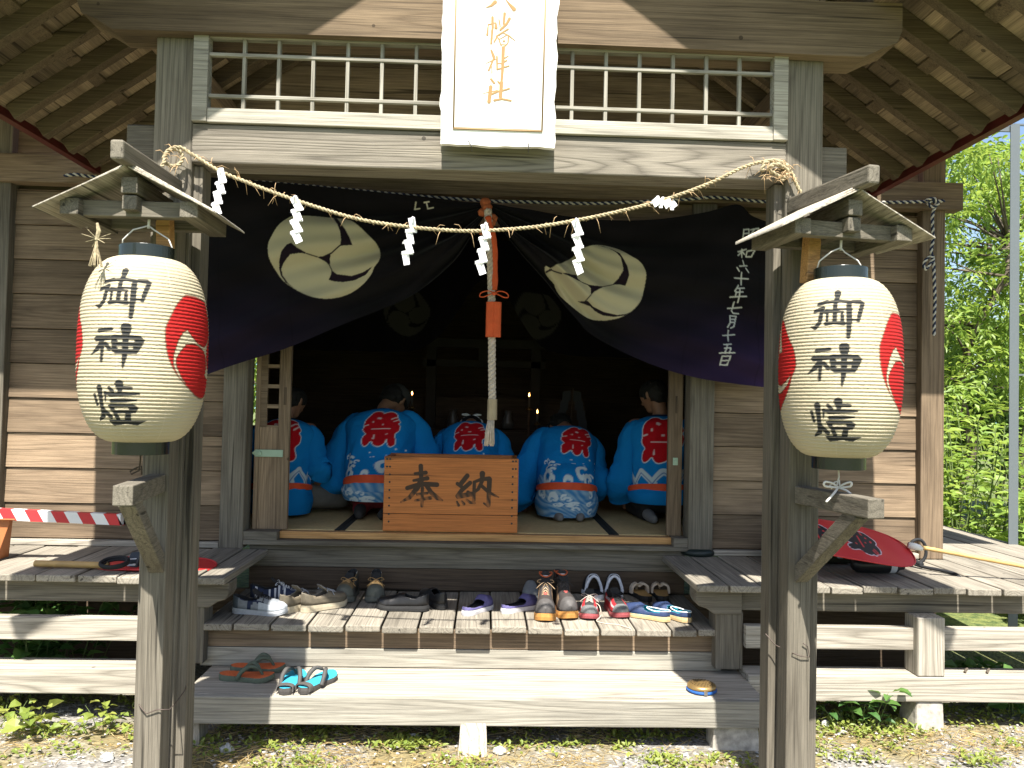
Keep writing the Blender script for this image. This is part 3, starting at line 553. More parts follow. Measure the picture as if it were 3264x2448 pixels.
# ------------------------------------------------------------------ paper lanterns and their stands
paper_m = vcol('oiled lantern paper', .7, .25, trans=.12, bump=.25)
lac_m = mat('black lacquer', (.010, .014, .011), .22, spec=.6)
cord_m = mat('white cotton cord', (.62, .60, .55), .9)
dcord_m = mat('dark twine', (.06, .045, .03), .9)
def lantern(label, cx, cy, yaw, rs):
    root = empty('paper_lantern', (cx, cy, 1.743 if cx < 0 else 1.738)); root.scale = (.955,)*3; tag(root, label, 'lantern', 'paper lanterns on the porch posts')
    ny, nx, Hh, Rr, rc, nr = 417, 400, .329, .2165, .093, 52
    u = np.linspace(-1, 1, ny); z = u*Hh; r = rc+(Rr-rc)*np.sqrt(np.clip(1-np.abs(u)**2.7, 0, 1)); r = r+.0011*np.cos(2*np.pi*nr*(u+1)/2)*np.clip((r-rc)*20, 0, 1)
    ph = np.linspace(0, 2*np.pi, nx, endpoint=False)-np.pi
    Z, PH = np.meshgrid(z, ph, indexing='ij'); RR = np.repeat(r[:, None], nx, 1)+.0012*np.cos(PH*8)*0+rs.normal(0, .00035, (ny, nx))
    P = np.stack([RR*np.sin(PH+yaw), -RR*np.cos(PH+yaw), Z], -1)
    col = np.ones((ny, nx, 3))*np.array((.45, .395, .275))
    col *= (1+.06*np.sin(PH*3.1+Z*9))[..., None]
    seam = np.exp(-((np.abs(((PH/(2*np.pi)*8) % 1)-.5)-.5)/.012)**2); col = mixc(col, (.52, .46, .34), seam*.6)
    rib = (np.cos(2*np.pi*nr*(np.repeat(u[:, None], nx, 1)+1)/2) > .8).astype(float); col = mixc(col, (.33, .26, .15), rib*.28)
    U = PH*Rr
    for s in (-1, 1):      # red three-comma crests on the two sides
        q = (PH-s*np.pi/2+np.pi) % (2*np.pi)-np.pi; uu = q*Rr/.39+.5; vv = (.012-Z)/.37+.5
        d = samp(G_TOMOE, uu, vv); dk = samp(G_TOMOE_D, uu, vv)
        ol = samp(dilate(G_TOMOE, 3), uu, vv); dl = samp(dilate(G_TOMOE_D, 3), uu, vv)
        col = mixc(col, (.10, .03, .015), ol*.8); col = mixc(col, (.37, .012, .011), d); col = mixc(col, (.10, .03, .015), dl*d*.85); col = mixc(col, (.45, .395, .275), dk)
    for G, w_, zc, dx in ((G_GO, .218, .182, .004), (G_SHIN, .198, .0, -.006), (G_TO, .209, -.192, .004)):
        hgt = w_*G.shape[0]/G.shape[1]; a = samp(G, (U-dx)/w_+.5, (zc-Z)/hgt+.5)
        fade = np.where(np.cos(2*np.pi*nr*(np.repeat(u[:, None], nx, 1)+1)/2) > .93, .72, 1.0)
        col = mixc(col, (.014, .016, .017), a*fade)
    grid_obj('paper_shade', P, col, paper_m, root, wrap=True)
    for s, nm in ((1, 'top_ring'), (-1, 'bottom_ring')):
        MB().lathe([(rc-.006, s*(Hh-.004)), (rc+.002, s*(Hh-.004)), (rc+.002, s*(Hh+.045)), (rc-.006, s*(Hh+.045)), (rc-.006, s*(Hh-.004))], n=48, caps=False).build(nm, lac_m, root, smooth=False, bevel=.001)
    mb = MB()
    mb.tube([(-.09, 0, Hh+.04), (-.085, -.01, Hh+.07), (-.045, -.02, Hh+.105), (0, 0, Hh+.125)], .003, 6).tube([(.09, 0, Hh+.04), (.07, .01, Hh+.08), (.02, .01, Hh+.11), (0, 0, Hh+.125)], .003, 6).tube([(0, 0, Hh+.115), (.002, 0, Hh+.16)], .005, 6)
    mb.build('hanging_cord', cord_m, root, smooth=True)
    mb = MB().tube([(0, 0, -Hh-.04), (.001, -.004, -Hh-.075), (-.004, 0, -Hh-.105), (-.028, -.006, -Hh-.118), (-.034, -.004, -Hh-.108), (-.012, 0, -Hh-.095), (.004, 0, -Hh-.088), (.006, 0, -Hh-.12)], .0032, 6)
    mb.build('tie_cord', dcord_m if cx < 0 else cord_m, root, smooth=True)
    if cx > 0:
        k = (.0, .0, -Hh-.115); mb = MB()
        for s in (-1, .55): mb.tube(smooth_path([k, (s*.03, -.02, -Hh-.098), (s*.062, -.03, -Hh-.092), (s*.06, -.025, -Hh-.108), k], 5), .0042, 6)
        mb.tube(smooth_path([k, (-.03, -.03, -Hh-.135), (-.062, -.04, -Hh-.165)], 5), .0045, 6).tube(smooth_path([k, (.025, -.02, -Hh-.125), (.05, -.03, -Hh-.15)], 5), .004, 6); mb.build('bow', cord_m, root, smooth=True)
    return root
rs = np.random.default_rng(3)
lantern('left white paper lantern with black brushed characters and one large red crest on its right', -1.182, 2.80, R(0.5), rs)
lantern('right white paper lantern with black brushed characters and a red crest at each edge', 1.262, 2.81, R(-27), rs)
def lantern_stand(label, x0, x1, yaw):
    pc = (x0+x1)/2; cx = pc; yf = 2.71; yb = 3.06
    root = empty('lantern_stand', (pc, 3.08, 0)); tag(root, label, 'lantern stand', 'roofed wooden lantern stands')
    inv = Matrix.Translation((-pc, -3.08, 0)); RZ = Matrix.Translation((pc, 3.08, 0)) @ Matrix.Rotation(yaw, 4, 'Z') @ Matrix.Translation((-pc, -3.08, 0))
    def p(mb, nm, m, turn=True, **k):
        if turn: rot_pts(mb, 0, RZ)
        o = mb.build(nm, m, root, **k); o.matrix_parent_inverse = inv; return o
    p(MB().box(x0, x1, 3.034, 3.126, 0, 2.30), 'post', W['grey_z'], False, bevel=.005)
    sg = 1 if pc < 0 else 0
    p(MB().bar((pc+.0, 3.04, 1.262), (pc+.07*sg, 2.60, 1.265), .062, .066), 'arm', W['grey_y'], bevel=.004)
    p(MB().bar((pc+.01*sg, 3.05, .95), (pc+.05*sg, 2.69, 1.242), .055, .055), 'brace', W['grey_y'], bevel=.004)
    p(MB().bar((pc, 3.036, 2.235), (pc, 2.73, 2.24), .05, .05), 'upper_arm', W['grey_y'], bevel=.004)
    p(MB().bar((pc+.05*np.sign(-pc), 2.93, 2.06), (pc+.045*np.sign(-pc), 2.92, 2.235), .05, .05, (0, 1, 0)), 'hanger_block', W['sill'], bevel=.004)
    for s in (-1, 1):
        mb = MB()
        for k in range(3):
            e = .302-.010*k; za = 2.352+.0075*k
            mb.prism([(cx+s*0.004, za), (cx+s*e, za-.148), (cx+s*e, za-.1425), (cx+s*0.004, za+.0055)], 'y', yf+.010*k-.012+.004*s, yb-.04+.02*k)
        p(mb, 'roof_slope', W['pale_y'], bevel=.001)
        p(MB().bar((cx+s*.20, yf+.02, 2.222), (cx+s*.20, yb-.03, 2.218), .062, .056), 'purlin', W['grey_y'], bevel=.003)
    p(MB().bar((cx, yf+.015, 2.298), (cx, yb-.02, 2.298), .055, .055), 'ridge_purlin', W['grey_y'], bevel=.003)
    for yy in (yf+.075, yb-.07): p(MB().bar((cx-.178, yy, 2.226), (cx+.178, yy, 2.226), .04, .055), 'cross_tie', W['grey_x'], bevel=.003)
    p(MB().bar((cx, yf-.085, 2.388), (cx, yb+.13, 2.400), .044, .066), 'ridge_beam', W['grey_y'], bevel=.008)
    return root
lantern_stand('left roofed lantern stand with bracket arms, beside the red and white striped bar', -1.266, -1.174, 0.0)
lantern_stand('right roofed lantern stand with bracket arms, in front of the red paper fan', 1.172, 1.262, R(10))
# wire wound round the left and right posts
wire_m = mat('rusty iron wire', (.09, .07, .06), .6, metal=.6)
def wire(label, pts):
    o = MB().tube(pts, .0022, 5).build('wire', wire_m, smooth=True); tag(o, label, 'wire'); return o
wire('thin rusty wire tied round the left lantern post near its foot', [tuple(at(*p)) for p in ((437, 2225, 3.09), (445, 2250, 3.022), (465, 2275, 3.025), (500, 2262, 3.024), (540, 2262, 3.024), (560, 2240, 3.12), (590, 2200, 3.12), (593, 2190, 3.16))])
wire('thin rusty wire slung round the right porch post beside a strip of plastic', [tuple(at(*p)) for p in ((2440, 2020, 3.12), (2470, 2055, 3.12), (2520, 2080, 3.08), (2527, 2082, 3.024), (2555, 2092, 3.022), (2580, 2095, 3.024), (2574, 2060, 3.024), (2560, 2050, 3.024))])
# ------------------------------------------------------------------ name plaque over the entrance
def plaque():
    cx = .025; root = empty('name_plaque', (cx, 3.07, 2.58)); tag(root, 'white wooden name plaque with gold carved characters hung over the entrance', 'plaque')
    white = mat('white painted plaque board', (.80, .79, .75), .6, noise=.05, nscale=20, bump=.15)
    gold = (.34, .205, .08); tilt = Matrix.Rotation(R(-5), 4, 'X')
    # local: x across, z up from the bottom edge, y = -front
    r = random.Random(5)
    def wav(n, L, amp):
        return [(L*i/n, amp*(.5*math.sin(i*1.7+r.random())+.5*math.sin(i*.71))) for i in range(n+1)]
    W2, H2 = .219, .86
    out = [(-W2+x, a*.6) for x, a in wav(14, 2*W2, .006)] + [(W2+a, z) for z, a in wav(30, H2, .006)] + [(W2-x, H2+a*.5) for x, a in wav(10, 2*W2, .006)] + [(-W2+a, H2-z) for z, a in wav(30, H2, .006)]
    mb = MB().prism(out, 'y', -.02, .018); o = mb.build('board', white, root, bevel=.004)
    nx, nz = 200, 480
    X, Z = np.meshgrid(np.linspace(-.166, .166, nx), np.linspace(H2-.03, .066, nz))
    w_ = .136; h_ = w_*G_NAME.shape[0]/G_NAME.shape[1]; a = samp(G_NAME, (X+.0)/w_+.5, (.567-Z)/h_)
    s1 = raster((0, 0, 100, 60), 100, [st(3, (20, 5), (22, 50)), st(3, (10, 12), (40, 8)), st(3, (70, 5), (66, 45)), st(2.5, (40, 20), (36, 45))])
    s2 = raster((0, 0, 60, 100), 60, [st(4, (12, 40), (48, 30)), st(4, (28, 10), (26, 90)), st(3, (20, 55), (40, 52)), st(3, (16, 30), (36, 18)), st(3, (26, 70), (42, 66))])
    a = np.maximum(a, samp(s1, (X+.125)/.055, (.605-Z)/.032)); a = np.maximum(a, samp(s2, (X-.115)/.026, (.605-Z)/.042))
    P = np.stack([X, np.full_like(X, -.0225)-.0015*a, Z], -1)
    grid_obj('lettering', P, a[..., None]*np.ones(3), inked(white, gold), root)
    g = mat('dull gold moulding', (.36, .24, .12), .6, metal=.1)
    mb = MB()
    for x in (-.170, .170): mb.tube([(x, -.021, .062), (x, -.021, H2-.03)], .0036, 8)
    mb.tube([(-.172, -.021, .06), (.172, -.021, .06)], .0036, 8); mb.build('inner_moulding', g, root, smooth=True)
    mb = MB().tube([(-.115, -.03, .018), (-.1, -.028, -.006), (-.098, .01, -.016)], .0022, 5).tube([(.118, -.03, .012), (.12, -.028, -.008), (.121, .01, -.014)], .0022, 5); mb.build('nail', mat('bent nails', (.2, .19, .18), .4, metal=.8), root)
    root.rotation_euler = (R(6), 0, 0)
plaque()
# ------------------------------------------------------------------ sacred straw rope with paper streamers
straw_m = mat('straw rope', (.33, .275, .17), .9, noise=.45, nscale=90, bump=.4)
def twisted(mb, path, R_, r_, turns_per_m, strands=2, nseg=6, mis=(0, 0, 0), step=.004):
    P = np.array(path); d = np.r_[0, np.cumsum(np.linalg.norm(np.diff(P, axis=0), axis=1))]; L = d[-1]; n = max(int(L/step), 4)
    s = np.linspace(0, L, n); Q = np.stack([np.interp(s, d, P[:, k]) for k in range(3)], -1)
    T = np.gradient(Q, axis=0); T /= np.linalg.norm(T, axis=1, keepdims=True)+1e-12
    up = np.array([0.2, -.9, .35]); A = up-T*(T@up)[:, None]; A /= np.linalg.norm(A, axis=1, keepdims=True); B = np.cross(T, A)
    for k in range(strands):
        ph = 2*np.pi*(s*turns_per_m+k/strands); mb.tube(Q+R_*(np.cos(ph)[:, None]*A+np.sin(ph)[:, None]*B), r_, nseg, mi=mis[k])
    return Q
def sacred_rope():
    root = empty('sacred_rope', (0, 3.06, 2.3)); tag(root, 'twisted straw rope sagging between the two porch posts in front of the curtain', 'rope')
    inv = Matrix.Translation((0, -3.06, -2.3)); mb = MB()
    pts = [(470, 565, 3.00), (500, 545, 3.02), (522, 520, 3.03), (527, 495, 3.05), (545, 476, 3.07), (570, 480, 3.08), (582, 497, 3.09), (575, 520, 3.08), (552, 530, 3.07), (530, 520, 3.06), (522, 500, 3.05), (540, 478, 3.06), (575, 470, 3.08), (620, 497, 3.09), (700, 545, 3.09), (780, 578, 3.09), (850, 605, 3.09), (1000, 657, 3.08), (1150, 700, 3.08), (1312, 724, 3.08), (1450, 735, 3.08), (1550, 735, 3.08), (1700, 724, 3.08), (1850, 700, 3.08), (2000, 668, 3.08), (2120, 636, 3.09), (2260, 585, 3.09), (2370, 533, 3.09), (2440, 515, 3.10), (2490, 520, 3.10), (2520, 545, 3.10), (2540, 590, 3.10), (2568, 645, 3.10)]
    Q = twisted(mb, smooth_path([at(*p) for p in pts]), .0037, .0044, 30, 2, 7)
    P = smooth_path([at(*p) for p in ((2428, 545, 3.09), (2440, 520, 3.095), (2470, 512, 3.10), (2510, 530, 3.11), (2500, 565, 3.10), (2470, 555, 3.10), (2450, 535, 3.09), (2480, 525, 3.09), (2515, 550, 3.10), (2490, 575, 3.10))])
    twisted(mb, P, .004, .0055, 25, 2, 6)
    r = random.Random(9)
    for i in range(190):
        p = Q[r.randrange(len(Q))] if i < 140 else np.array(at(r.uniform(2430, 2530), r.uniform(515, 580), 3.09)); L = r.uniform(.015, .06)
        d = np.array([r.gauss(0, 1), r.gauss(0, .7), r.gauss(-.3, .9)]); d /= np.linalg.norm(d); q = p+d*L*.5+np.array([0, 0, .004]); e = p+d*L+np.array([0, 0, -.25*L])
        mb.tube([p, q, e], [.0014, .0012, .0006], 4, mi=1)
    o = mb.build('rope', [straw_m, mat('loose straw', (.52, .36, .20), .9)], root, smooth=True); o.matrix_parent_inverse = inv
    tuft = empty('straw_tassel', tuple(at(308, 765, 2.60))); tag(tuft, 'small straw tassel tied at the left lantern, its ends spread like a star', 'tassel')
    mb = MB(); o0 = np.zeros(3)
    for i in range(26):
        a = r.uniform(0, 2*math.pi); mb.tube([(0, 0, 0), (.006*math.cos(a), .006*math.sin(a), -.03), (.02*math.cos(a), .02*math.sin(a), -.085)], [.002, .002, .0012], 4)
    for i in range(9):
        a = i*.7; mb.tube([(0, 0, .004), (.045*math.cos(a), .02*math.sin(a*2), .03*math.sin(a)+.006)], [.002, .001], 4)
    mb.tube([(0, 0, 0), (.006, 0, .03), (.0, 0, .055)], [.006, .007, .004], 6).build('straw', straw_m, tuft)
sacred_rope()
pap = mat('white streamer paper', (.86, .86, .87), .8)
def streamer(px, py, L, label, sway=0.0, flip=0.0, rz=0.0, seed=0):
    r = random.Random(seed); p = at(px, py, 3.075); root = empty('paper_streamer', tuple(p)); tag(root, label, 'paper streamer', 'zigzag paper streamers on the straw rope')
    mb = MB(); w_ = .027; n = 4; x = -.004; z = .010
    for k in range(n):
        h = L/n; x2 = x+.017+r.uniform(-.003, .003); y = (-.004, .003, -.002, .004)[k]; t = r.uniform(-.006, .006)
        mb.add([(x-w_/2, y, z-.002), (x+w_/2, y-t, z+.008), (x2+w_/2, y+t+.004, z-h), (x2-w_/2, y+.002, z-h-.010)], [(0, 1, 2, 3)])
        if k < n-1: mb.add([(x2-w_*.5-.022, y+.003, z-h-.006), (x2+w_/2, y+.005, z-h+.004), (x2+w_/2, y+.006, z-h-.006), (x2-w_*.5-.022, y+.006, z-h-.014)], [(0, 1, 2, 3)])
        x = x2-.022; z -= h
    mb.build('paper', pap, root, solid=.0012)
    mb2 = MB().tube([(-.006, -.012, .004), (0, -.014, .012), (.004, 0, .018), (0, .012, .01)], .0035, 5); mb2.build('fold_over_rope', pap, root)
    root.rotation_euler = (r.uniform(-.1, .1), sway+flip, rz+r.uniform(-.3, .3))
streamer(706, 552, .165, 'zigzag white paper streamer beside the left lantern roof', .02, seed=1)
streamer(940, 640, .165, 'zigzag white paper streamer hanging over the left round crest of the curtain', -.12, seed=2)
streamer(1312, 706, .175, 'thin curled paper streamer between the left crest and the bell rope', .05, rz=.7, seed=3)
streamer(1545, 725, .185, 'zigzag white paper streamer just left of the bell rope', -.03, rz=.35, seed=4)
streamer(1835, 712, .20, 'zigzag white paper streamer hanging over the right round crest of the curtain', -.15, seed=5)
streamer(2090, 648, .09, 'crumpled paper streamer blown up over the straw rope near the right post', 0, flip=-1.75, seed=6)
# ------------------------------------------------------------------ purple curtain, its cord
cloth_m = vcol('dyed purple curtain cloth', .9, .1, sheen=.05, trans=.06)
def curtain():
    root = empty('shrine_curtain', (0, 4.6, 2.8)); tag(root, 'black and purple ceremonial curtain with two white three-comma crests, drawn up at its middle', 'curtain')
    inv = Matrix.Translation((0, -4.6, -2.8)); Y0 = 4.60
    def half(name, top, bot, crest, crest_d, cbox, cscale, corg, date=None, sgn=1):
        nx, ny = 420, 300
        tp = np.array([at(x, y, Y0)[[0, 2]] for x, y in top]); bt = np.array([at(x, y, Y0)[[0, 2]] for x, y in bot])
        def par(P, n):
            P = np.array(smooth_path([np.r_[p, 0] for p in P], 10))[:, :2]; d = np.r_[0, np.cumsum(np.linalg.norm(np.diff(P, axis=0), axis=1))]; s = np.linspace(0, d[-1], n); return np.stack([np.interp(s, d, P[:, 0]), np.interp(s, d, P[:, 1])], -1)
        A = par(tp, nx); B = par(bt, nx); t = np.linspace(0, 1, ny)[:, None, None]
        XZ = A[None]*(1-t)+B[None]*t; X, Z = XZ[..., 0], XZ[..., 1]
        s = np.linspace(0, 1, nx)[None, :]*np.ones((ny, 1)); tt = t[..., 0]*np.ones((1, nx))
        amp = .034+.05*(1-s)**2+.02*tt
        f = np.sin(tt*17+1.4*np.sin(s*4)+.8)*.5+np.sin(tt*37-s*7+2+np.sin(s*11))*.22+np.sin(tt*8+s*8)*.45
        Yv = Y0-amp*f*(np.clip(s*6, .25, 1))*np.clip(tt*5, .2, 1)-.05*np.exp(-(s/.06)**2)
        P = np.stack([X, Yv, Z], -1)
        col = np.ones((ny, nx, 3))*np.array((.0062, .0055, .0072)); pur = np.clip((s-.5)*1.6, 0, 1)*np.clip((tt-.5)*2, 0, 1)
        col = mixc(col, (.040, .021, .078), pur*(.95 if date is not None else .35))
        seam = np.exp(-((((s*4.6+.2) % 1)-.5)/.006)**2); col = col*(1-.45*seam)[..., None]*(1+.22*np.sin(s*23+tt*7)*np.sin(tt*19+s*5))[..., None]
        # crest: rectangle of the cloth plane
        def plane(box, scale, org, G):
            x0, y0, x1, y1 = box; c = [at(org[0]+a/scale, org[1]+b/scale, Y0)[[0, 2]] for a, b in ((x0, y0), (x1, y0), (x0, y1))]
            M_ = np.linalg.inv(np.stack([c[1]-c[0], c[2]-c[0]], -1)); dX = X-c[0][0]; dZ = Z-c[0][1]
            return samp(G, M_[0, 0]*dX+M_[0, 1]*dZ, M_[1, 0]*dX+M_[1, 1]*dZ)
        a = plane(cbox, cscale, corg, crest); col = mixc(col, (.47, .43, .30), a); col = mixc(col, (.013, .008, .015), plane(cbox, cscale, corg, crest_d))
        if date is not None: col = mixc(col, (.56, .58, .56), plane((60, 80, 580, 1640), 3.456, (2260, 700), date)*.95)
        else:
            m2 = raster((0, 0, 160, 60), 160, [st(4, (30, 10), (20, 45)), st(4, (20, 45), (50, 42)), st(4, (95, 10), (100, 45)), st(4, (80, 12), (110, 8)), st(4, (100, 45), (135, 40))])
            col = mixc(col, (.5, .48, .4), plane((0, 0, 160, 60), 1.9, (1310, 640), m2))
        o = grid_obj(name, P, col, cloth_m, root); o.matrix_parent_inverse = inv
    half('left_cloth', [(1552, 655), (1400, 635), (1200, 612), (1000, 592), (800, 575), (620, 562)], [(1548, 690), (1500, 760), (1440, 842), (1300, 945), (1090, 1035), (910, 1111), (728, 1168), (645, 1196)], G_TOMOE, G_TOMOE_D, (60, 110, 2030, 1590), 5.3525, (840, 660))
    half('right_cloth', [(1562, 655), (1680, 668), (1800, 690), (1950, 702), (2100, 698), (2250, 676), (2350, 652), (2400, 690), (2490, 722)], [(1570, 690), (1600, 735), (1664, 816), (1747, 905), (1830, 1005), (1900, 1075), (2072, 1160), (2250, 1210), (2480, 1238)], G_TOMR, G_TOMR_D, (60, 90, 2030, 1560), 5.925, (1720, 760), G_DATE)
    # orange cloth that ties the middle up
    mb = MB(); r = random.Random(4)
    c = at(1555, 680, 4.50)
    for k in range(7):
        q = c+np.array([r.uniform(-.03, .03), r.uniform(-.02, .02), .06-.028*k]); mb.lathe([(0, .026), (.02, .02), (.032, .004), (.026, -.018), (0, -.026)], tuple(q), 10, caps=False)
    o = mb.build('tie_cloth', mat('faded orange tie cloth', (.36, .10, .035), .9, noise=.3, nscale=30), root, smooth=True); o.matrix_parent_inverse = inv
curtain()
navy = mat('navy cord strand', (.012, .022, .055), .8); wcord = mat('white cord strand', (.50, .48, .42), .8)
def cord():
    root = empty('curtain_cord', (0, 4.66, 2.8)); tag(root, 'navy and white twisted cord running along the rail above the curtain, its end knotted at the right corner', 'cord')
    root['label'] = 'navy and white twisted cord above the curtain, knotted and dangling at the right corner'
    inv = Matrix.Translation((0, -4.66, -2.8)); mb = MB()
    pts = [(205, 560), (245, 556), (290, 562), (500, 575), (650, 572), (800, 578), (1088, 602), (1300, 622), (1552, 640), (1700, 644), (1900, 648), (2176, 636), (2280, 629), (2440, 643), (2600, 645), (2840, 645), (2970, 642), (3010, 640)]
    twisted(mb, smooth_path([at(x, y, 4.655) for x, y in pts]), .0048, .0056, 24, 2, 6, (0, 1))
    twisted(mb, smooth_path([at(x, y, 4.65) for x, y in ((2960, 655), (2968, 640), (2982, 650), (2972, 690), (2974, 760), (2968, 800), (2975, 830), (2978, 900), (2980, 960), (2978, 1010), (2977, 1070))]), .0048, .0056, 24, 2, 6, (0, 1))
    twisted(mb, smooth_path([at(x, y, 4.64) for x, y in ((2976, 816), (2955, 824), (2944, 845), (2952, 858), (2966, 838), (2976, 822))]), .0045, .0052, 24, 2, 6, (0, 1))
    twisted(mb, smooth_path([at(x, y, 4.64) for x, y in ((2950, 640), (2975, 632), (2990, 650), (2970, 660), (2958, 648))]), .0045, .0052, 24, 2, 6, (0, 1))
    o = mb.build('cord', [navy, wcord], root, smooth=True); o.matrix_parent_inverse = inv
cord()
# ------------------------------------------------------------------ bell rope
def bell_rope():
    Y = 4.40; c = at(1570, 1000, Y); root = empty('bell_rope', tuple(at(1562, 1410, Y))); tag(root, 'thick white bell rope with an orange bow and tag, ending in a tassel', 'bell rope')
    b0 = Vector(at(1562, 1410, Y)); inv = Matrix.Translation(-b0)
    def p(mb, nm, m, **k): o = mb.build(nm, m, root, **k); o.matrix_parent_inverse = inv; return o
    wr = mat('white bell rope', (.52, .45, .38), .9, noise=.2, nscale=60); orr = mat('orange red cloth', (.62, .10, .028), .8, noise=.15, nscale=20); fer = mat('pale wooden sleeve', (.36, .29, .19), .6, noise=.15, nscale=15)
    mb = MB(); twisted(mb, smooth_path([at(*q, Y) for q in ((1555, 668), (1560, 760), (1566, 900), (1568, 1060), (1568, 1150), (1569, 1280))]), .0105, .0118, 13, 3, 9)
    p(mb, 'rope', wr, smooth=True)
    mb = MB(); rr = random.Random(2); P = smooth_path([at(*q, Y-.012) for q in ((1555, 690), (1575, 770), (1578, 850), (1576, 925))], 6)
    mb.tube(P, [.012+.006*rr.random() for _ in P], 8); p(mb, 'cloth_strip', orr, smooth=True)
    mb = MB()
    for s in (-1, 1):
        q0 = at(1575, 935, Y-.03); a = [q0, q0+np.array([s*.03, -.005, .012]), q0+np.array([s*.068, 0, .003]), q0+np.array([s*.078, 0, -.018]), q0+np.array([s*.055, -.01, -.022]), q0+np.array([s*.02, -.006, -.006]), q0]
        mb.tube(smooth_path(a, 5), .0036, 6)
    q0 = at(1575, 935, Y-.035); mb.lathe([(0, .012), (.010, .006), (.010, -.008), (0, -.013)], tuple(q0), 8, caps=False); p(mb, 'bow', orr, smooth=True)
    mb = MB(); x0, z0 = at(1550, 962, Y-.03)[[0, 2]]; x1, z1 = at(1596, 1075, Y-.03)[[0, 2]]
    xm = (x0+x1)/2
    mb.prism([(x0+.006, Y-.045), (xm-.004, Y-.052), (xm, Y-.048), (xm+.004, Y-.052), (x1-.006, Y-.045), (x1, Y-.03), (x1, Y-.016), (x0, Y-.016), (x0, Y-.03)], 'z', z1, z0); p(mb, 'tag', orr, bevel=.003)
    mb = MB(); z0 = at(1570, 1272, Y)[2]; z1 = at(1570, 1338, Y)[2]; xc = at(1569, 1300, Y)[0]
    mb.lathe([(.010, z0+.001), (.0265, z0), (.0275, z1), (.010, z1-.001)], (xc, Y, 0), 8); p(mb, 'sleeve', fer, bevel=.001)
    mb = MB(); rr = random.Random(6); z2 = at(1562, 1418, Y)[2]
    for i in range(90):
        a = rr.uniform(0, 2*math.pi); q = rr.uniform(.2, 1)**.5; x = xc-.004+q*.017*math.cos(a); y = Y+q*.017*math.sin(a); e = rr.uniform(1.4, 2.1)
        mb.tube([(x, y, z1+.004), (xc-.004+(x-xc)*1.35, Y+(y-Y)*1.35, z1-.05), (xc-.008+(x-xc)*e, Y+(y-Y)*e, z2+rr.uniform(-.008, .012))], [.003, .0028, .0022], 5)
    p(mb, 'tassel', wr, smooth=True)
bell_rope()
# ------------------------------------------------------------------ offering box
def offering_box():
    x0, x1, y0, y1, z0, z1 = -.598, .212, 4.842, 5.20, .811, 1.258; cx = (x0+x1)/2
    root = empty('offering_box', (cx, (y0+y1)/2, z0)); tag(root, 'orange-brown wooden offering box with two black brushed characters on the front', 'offering box')
    inv = Matrix.Translation((-cx, -(y0+y1)/2, -z0)); bm_ = wood('varnished orange cedar', 'x', (.47, .165, .045), (.37, .115, .028), (.33, .10, .024), ring=3, contrast=.3, isl=.03, stain_amt=.2, rough=.45, bump=.05)
    def p(mb, nm, m, **k): o = mb.build(nm, m, root, **k); o.matrix_parent_inverse = inv; return o
    zj = z0+.105
    nx, nz = 420, 220; X, Z = np.meshgrid(np.linspace(x0+.004, x1-.004, nx), np.linspace(z1-.004, zj+.002, nz))
    o_ = at(1260, 1460, y0); sc_ = (at(1640, 1460, y0)[0]-o_[0])/2212
    gx0, gx1 = o_[0]+60*sc_, o_[0]+2000*sc_; gz0 = z1-(120-30)*sc_; gh = 880*sc_
    a = samp(G_HONO, (X-gx0)/(gx1-gx0), (gz0-Z)/gh); wear = .93-.5*np.clip((1.055-Z)/.04, 0, 1)*(.5+.5*np.sin(X*160+Z*80))
    P = np.stack([X, np.full_like(X, y0), Z], -1); o = grid_obj('front_board', P, (a*np.clip(wear, .3, 1))[..., None]*np.ones(3), inked(bm_, (.018, .017, .014)), root); o.matrix_parent_inverse = inv
    p(MB().box(x0, x1, y0+.002, y0+.026, zj+.001, z1), 'front_panel', bm_, bevel=.003)
    p(MB().box(x0, x1, y0, y0+.026, z0, zj-.0015), 'lower_board', bm_, bevel=.003)
    p(MB().box(x0+.005, x0+.03, y0+.0262, y1-.026, z0, z1-.001).box(x1-.03, x1-.005, y0+.0262, y1-.026, z0, z1-.001).box(x0, x1, y1-.0255, y1, z0, z1-.0005), 'box_sides', bm_, bevel=.003)
    mb = MB()
    for k in range(4): mb.box(x0+.03, x1-.03, y0+.05+.078*k, y0+.085+.078*k, z1-.06, z1-.035)
    p(mb, 'slats', bm_, bevel=.003)
    p(MB().box(x0+.03, x1-.03, y0+.03, y1-.03, z0+.01, z0+.02), 'bottom', W['dark_x'])
    mb = MB(); zs = [z0+.408, z0+.362, z0+.315, z0+.27, z0+.222, z0+.175, z0+.128, z0+.078, z0+.033]
    for i, z in enumerate(zs):
        for s in (-1, 1):
            xx = (x0+.035) if s < 0 else (x1-.035)
            for dx in ((0, -.018*s*-1) if i < 2 else (0,)): mb.lathe([(0, y0-.002), (.0062, y0-.0018), (.0062, y0+.003)], (xx-abs(dx)*(-1 if s > 0 else 1), 0, z+.024), 10, axis='y', caps=False)
    p(mb, 'nail_heads', mat('black nail heads', (.02, .017, .015), .5), smooth=False)
offering_box()
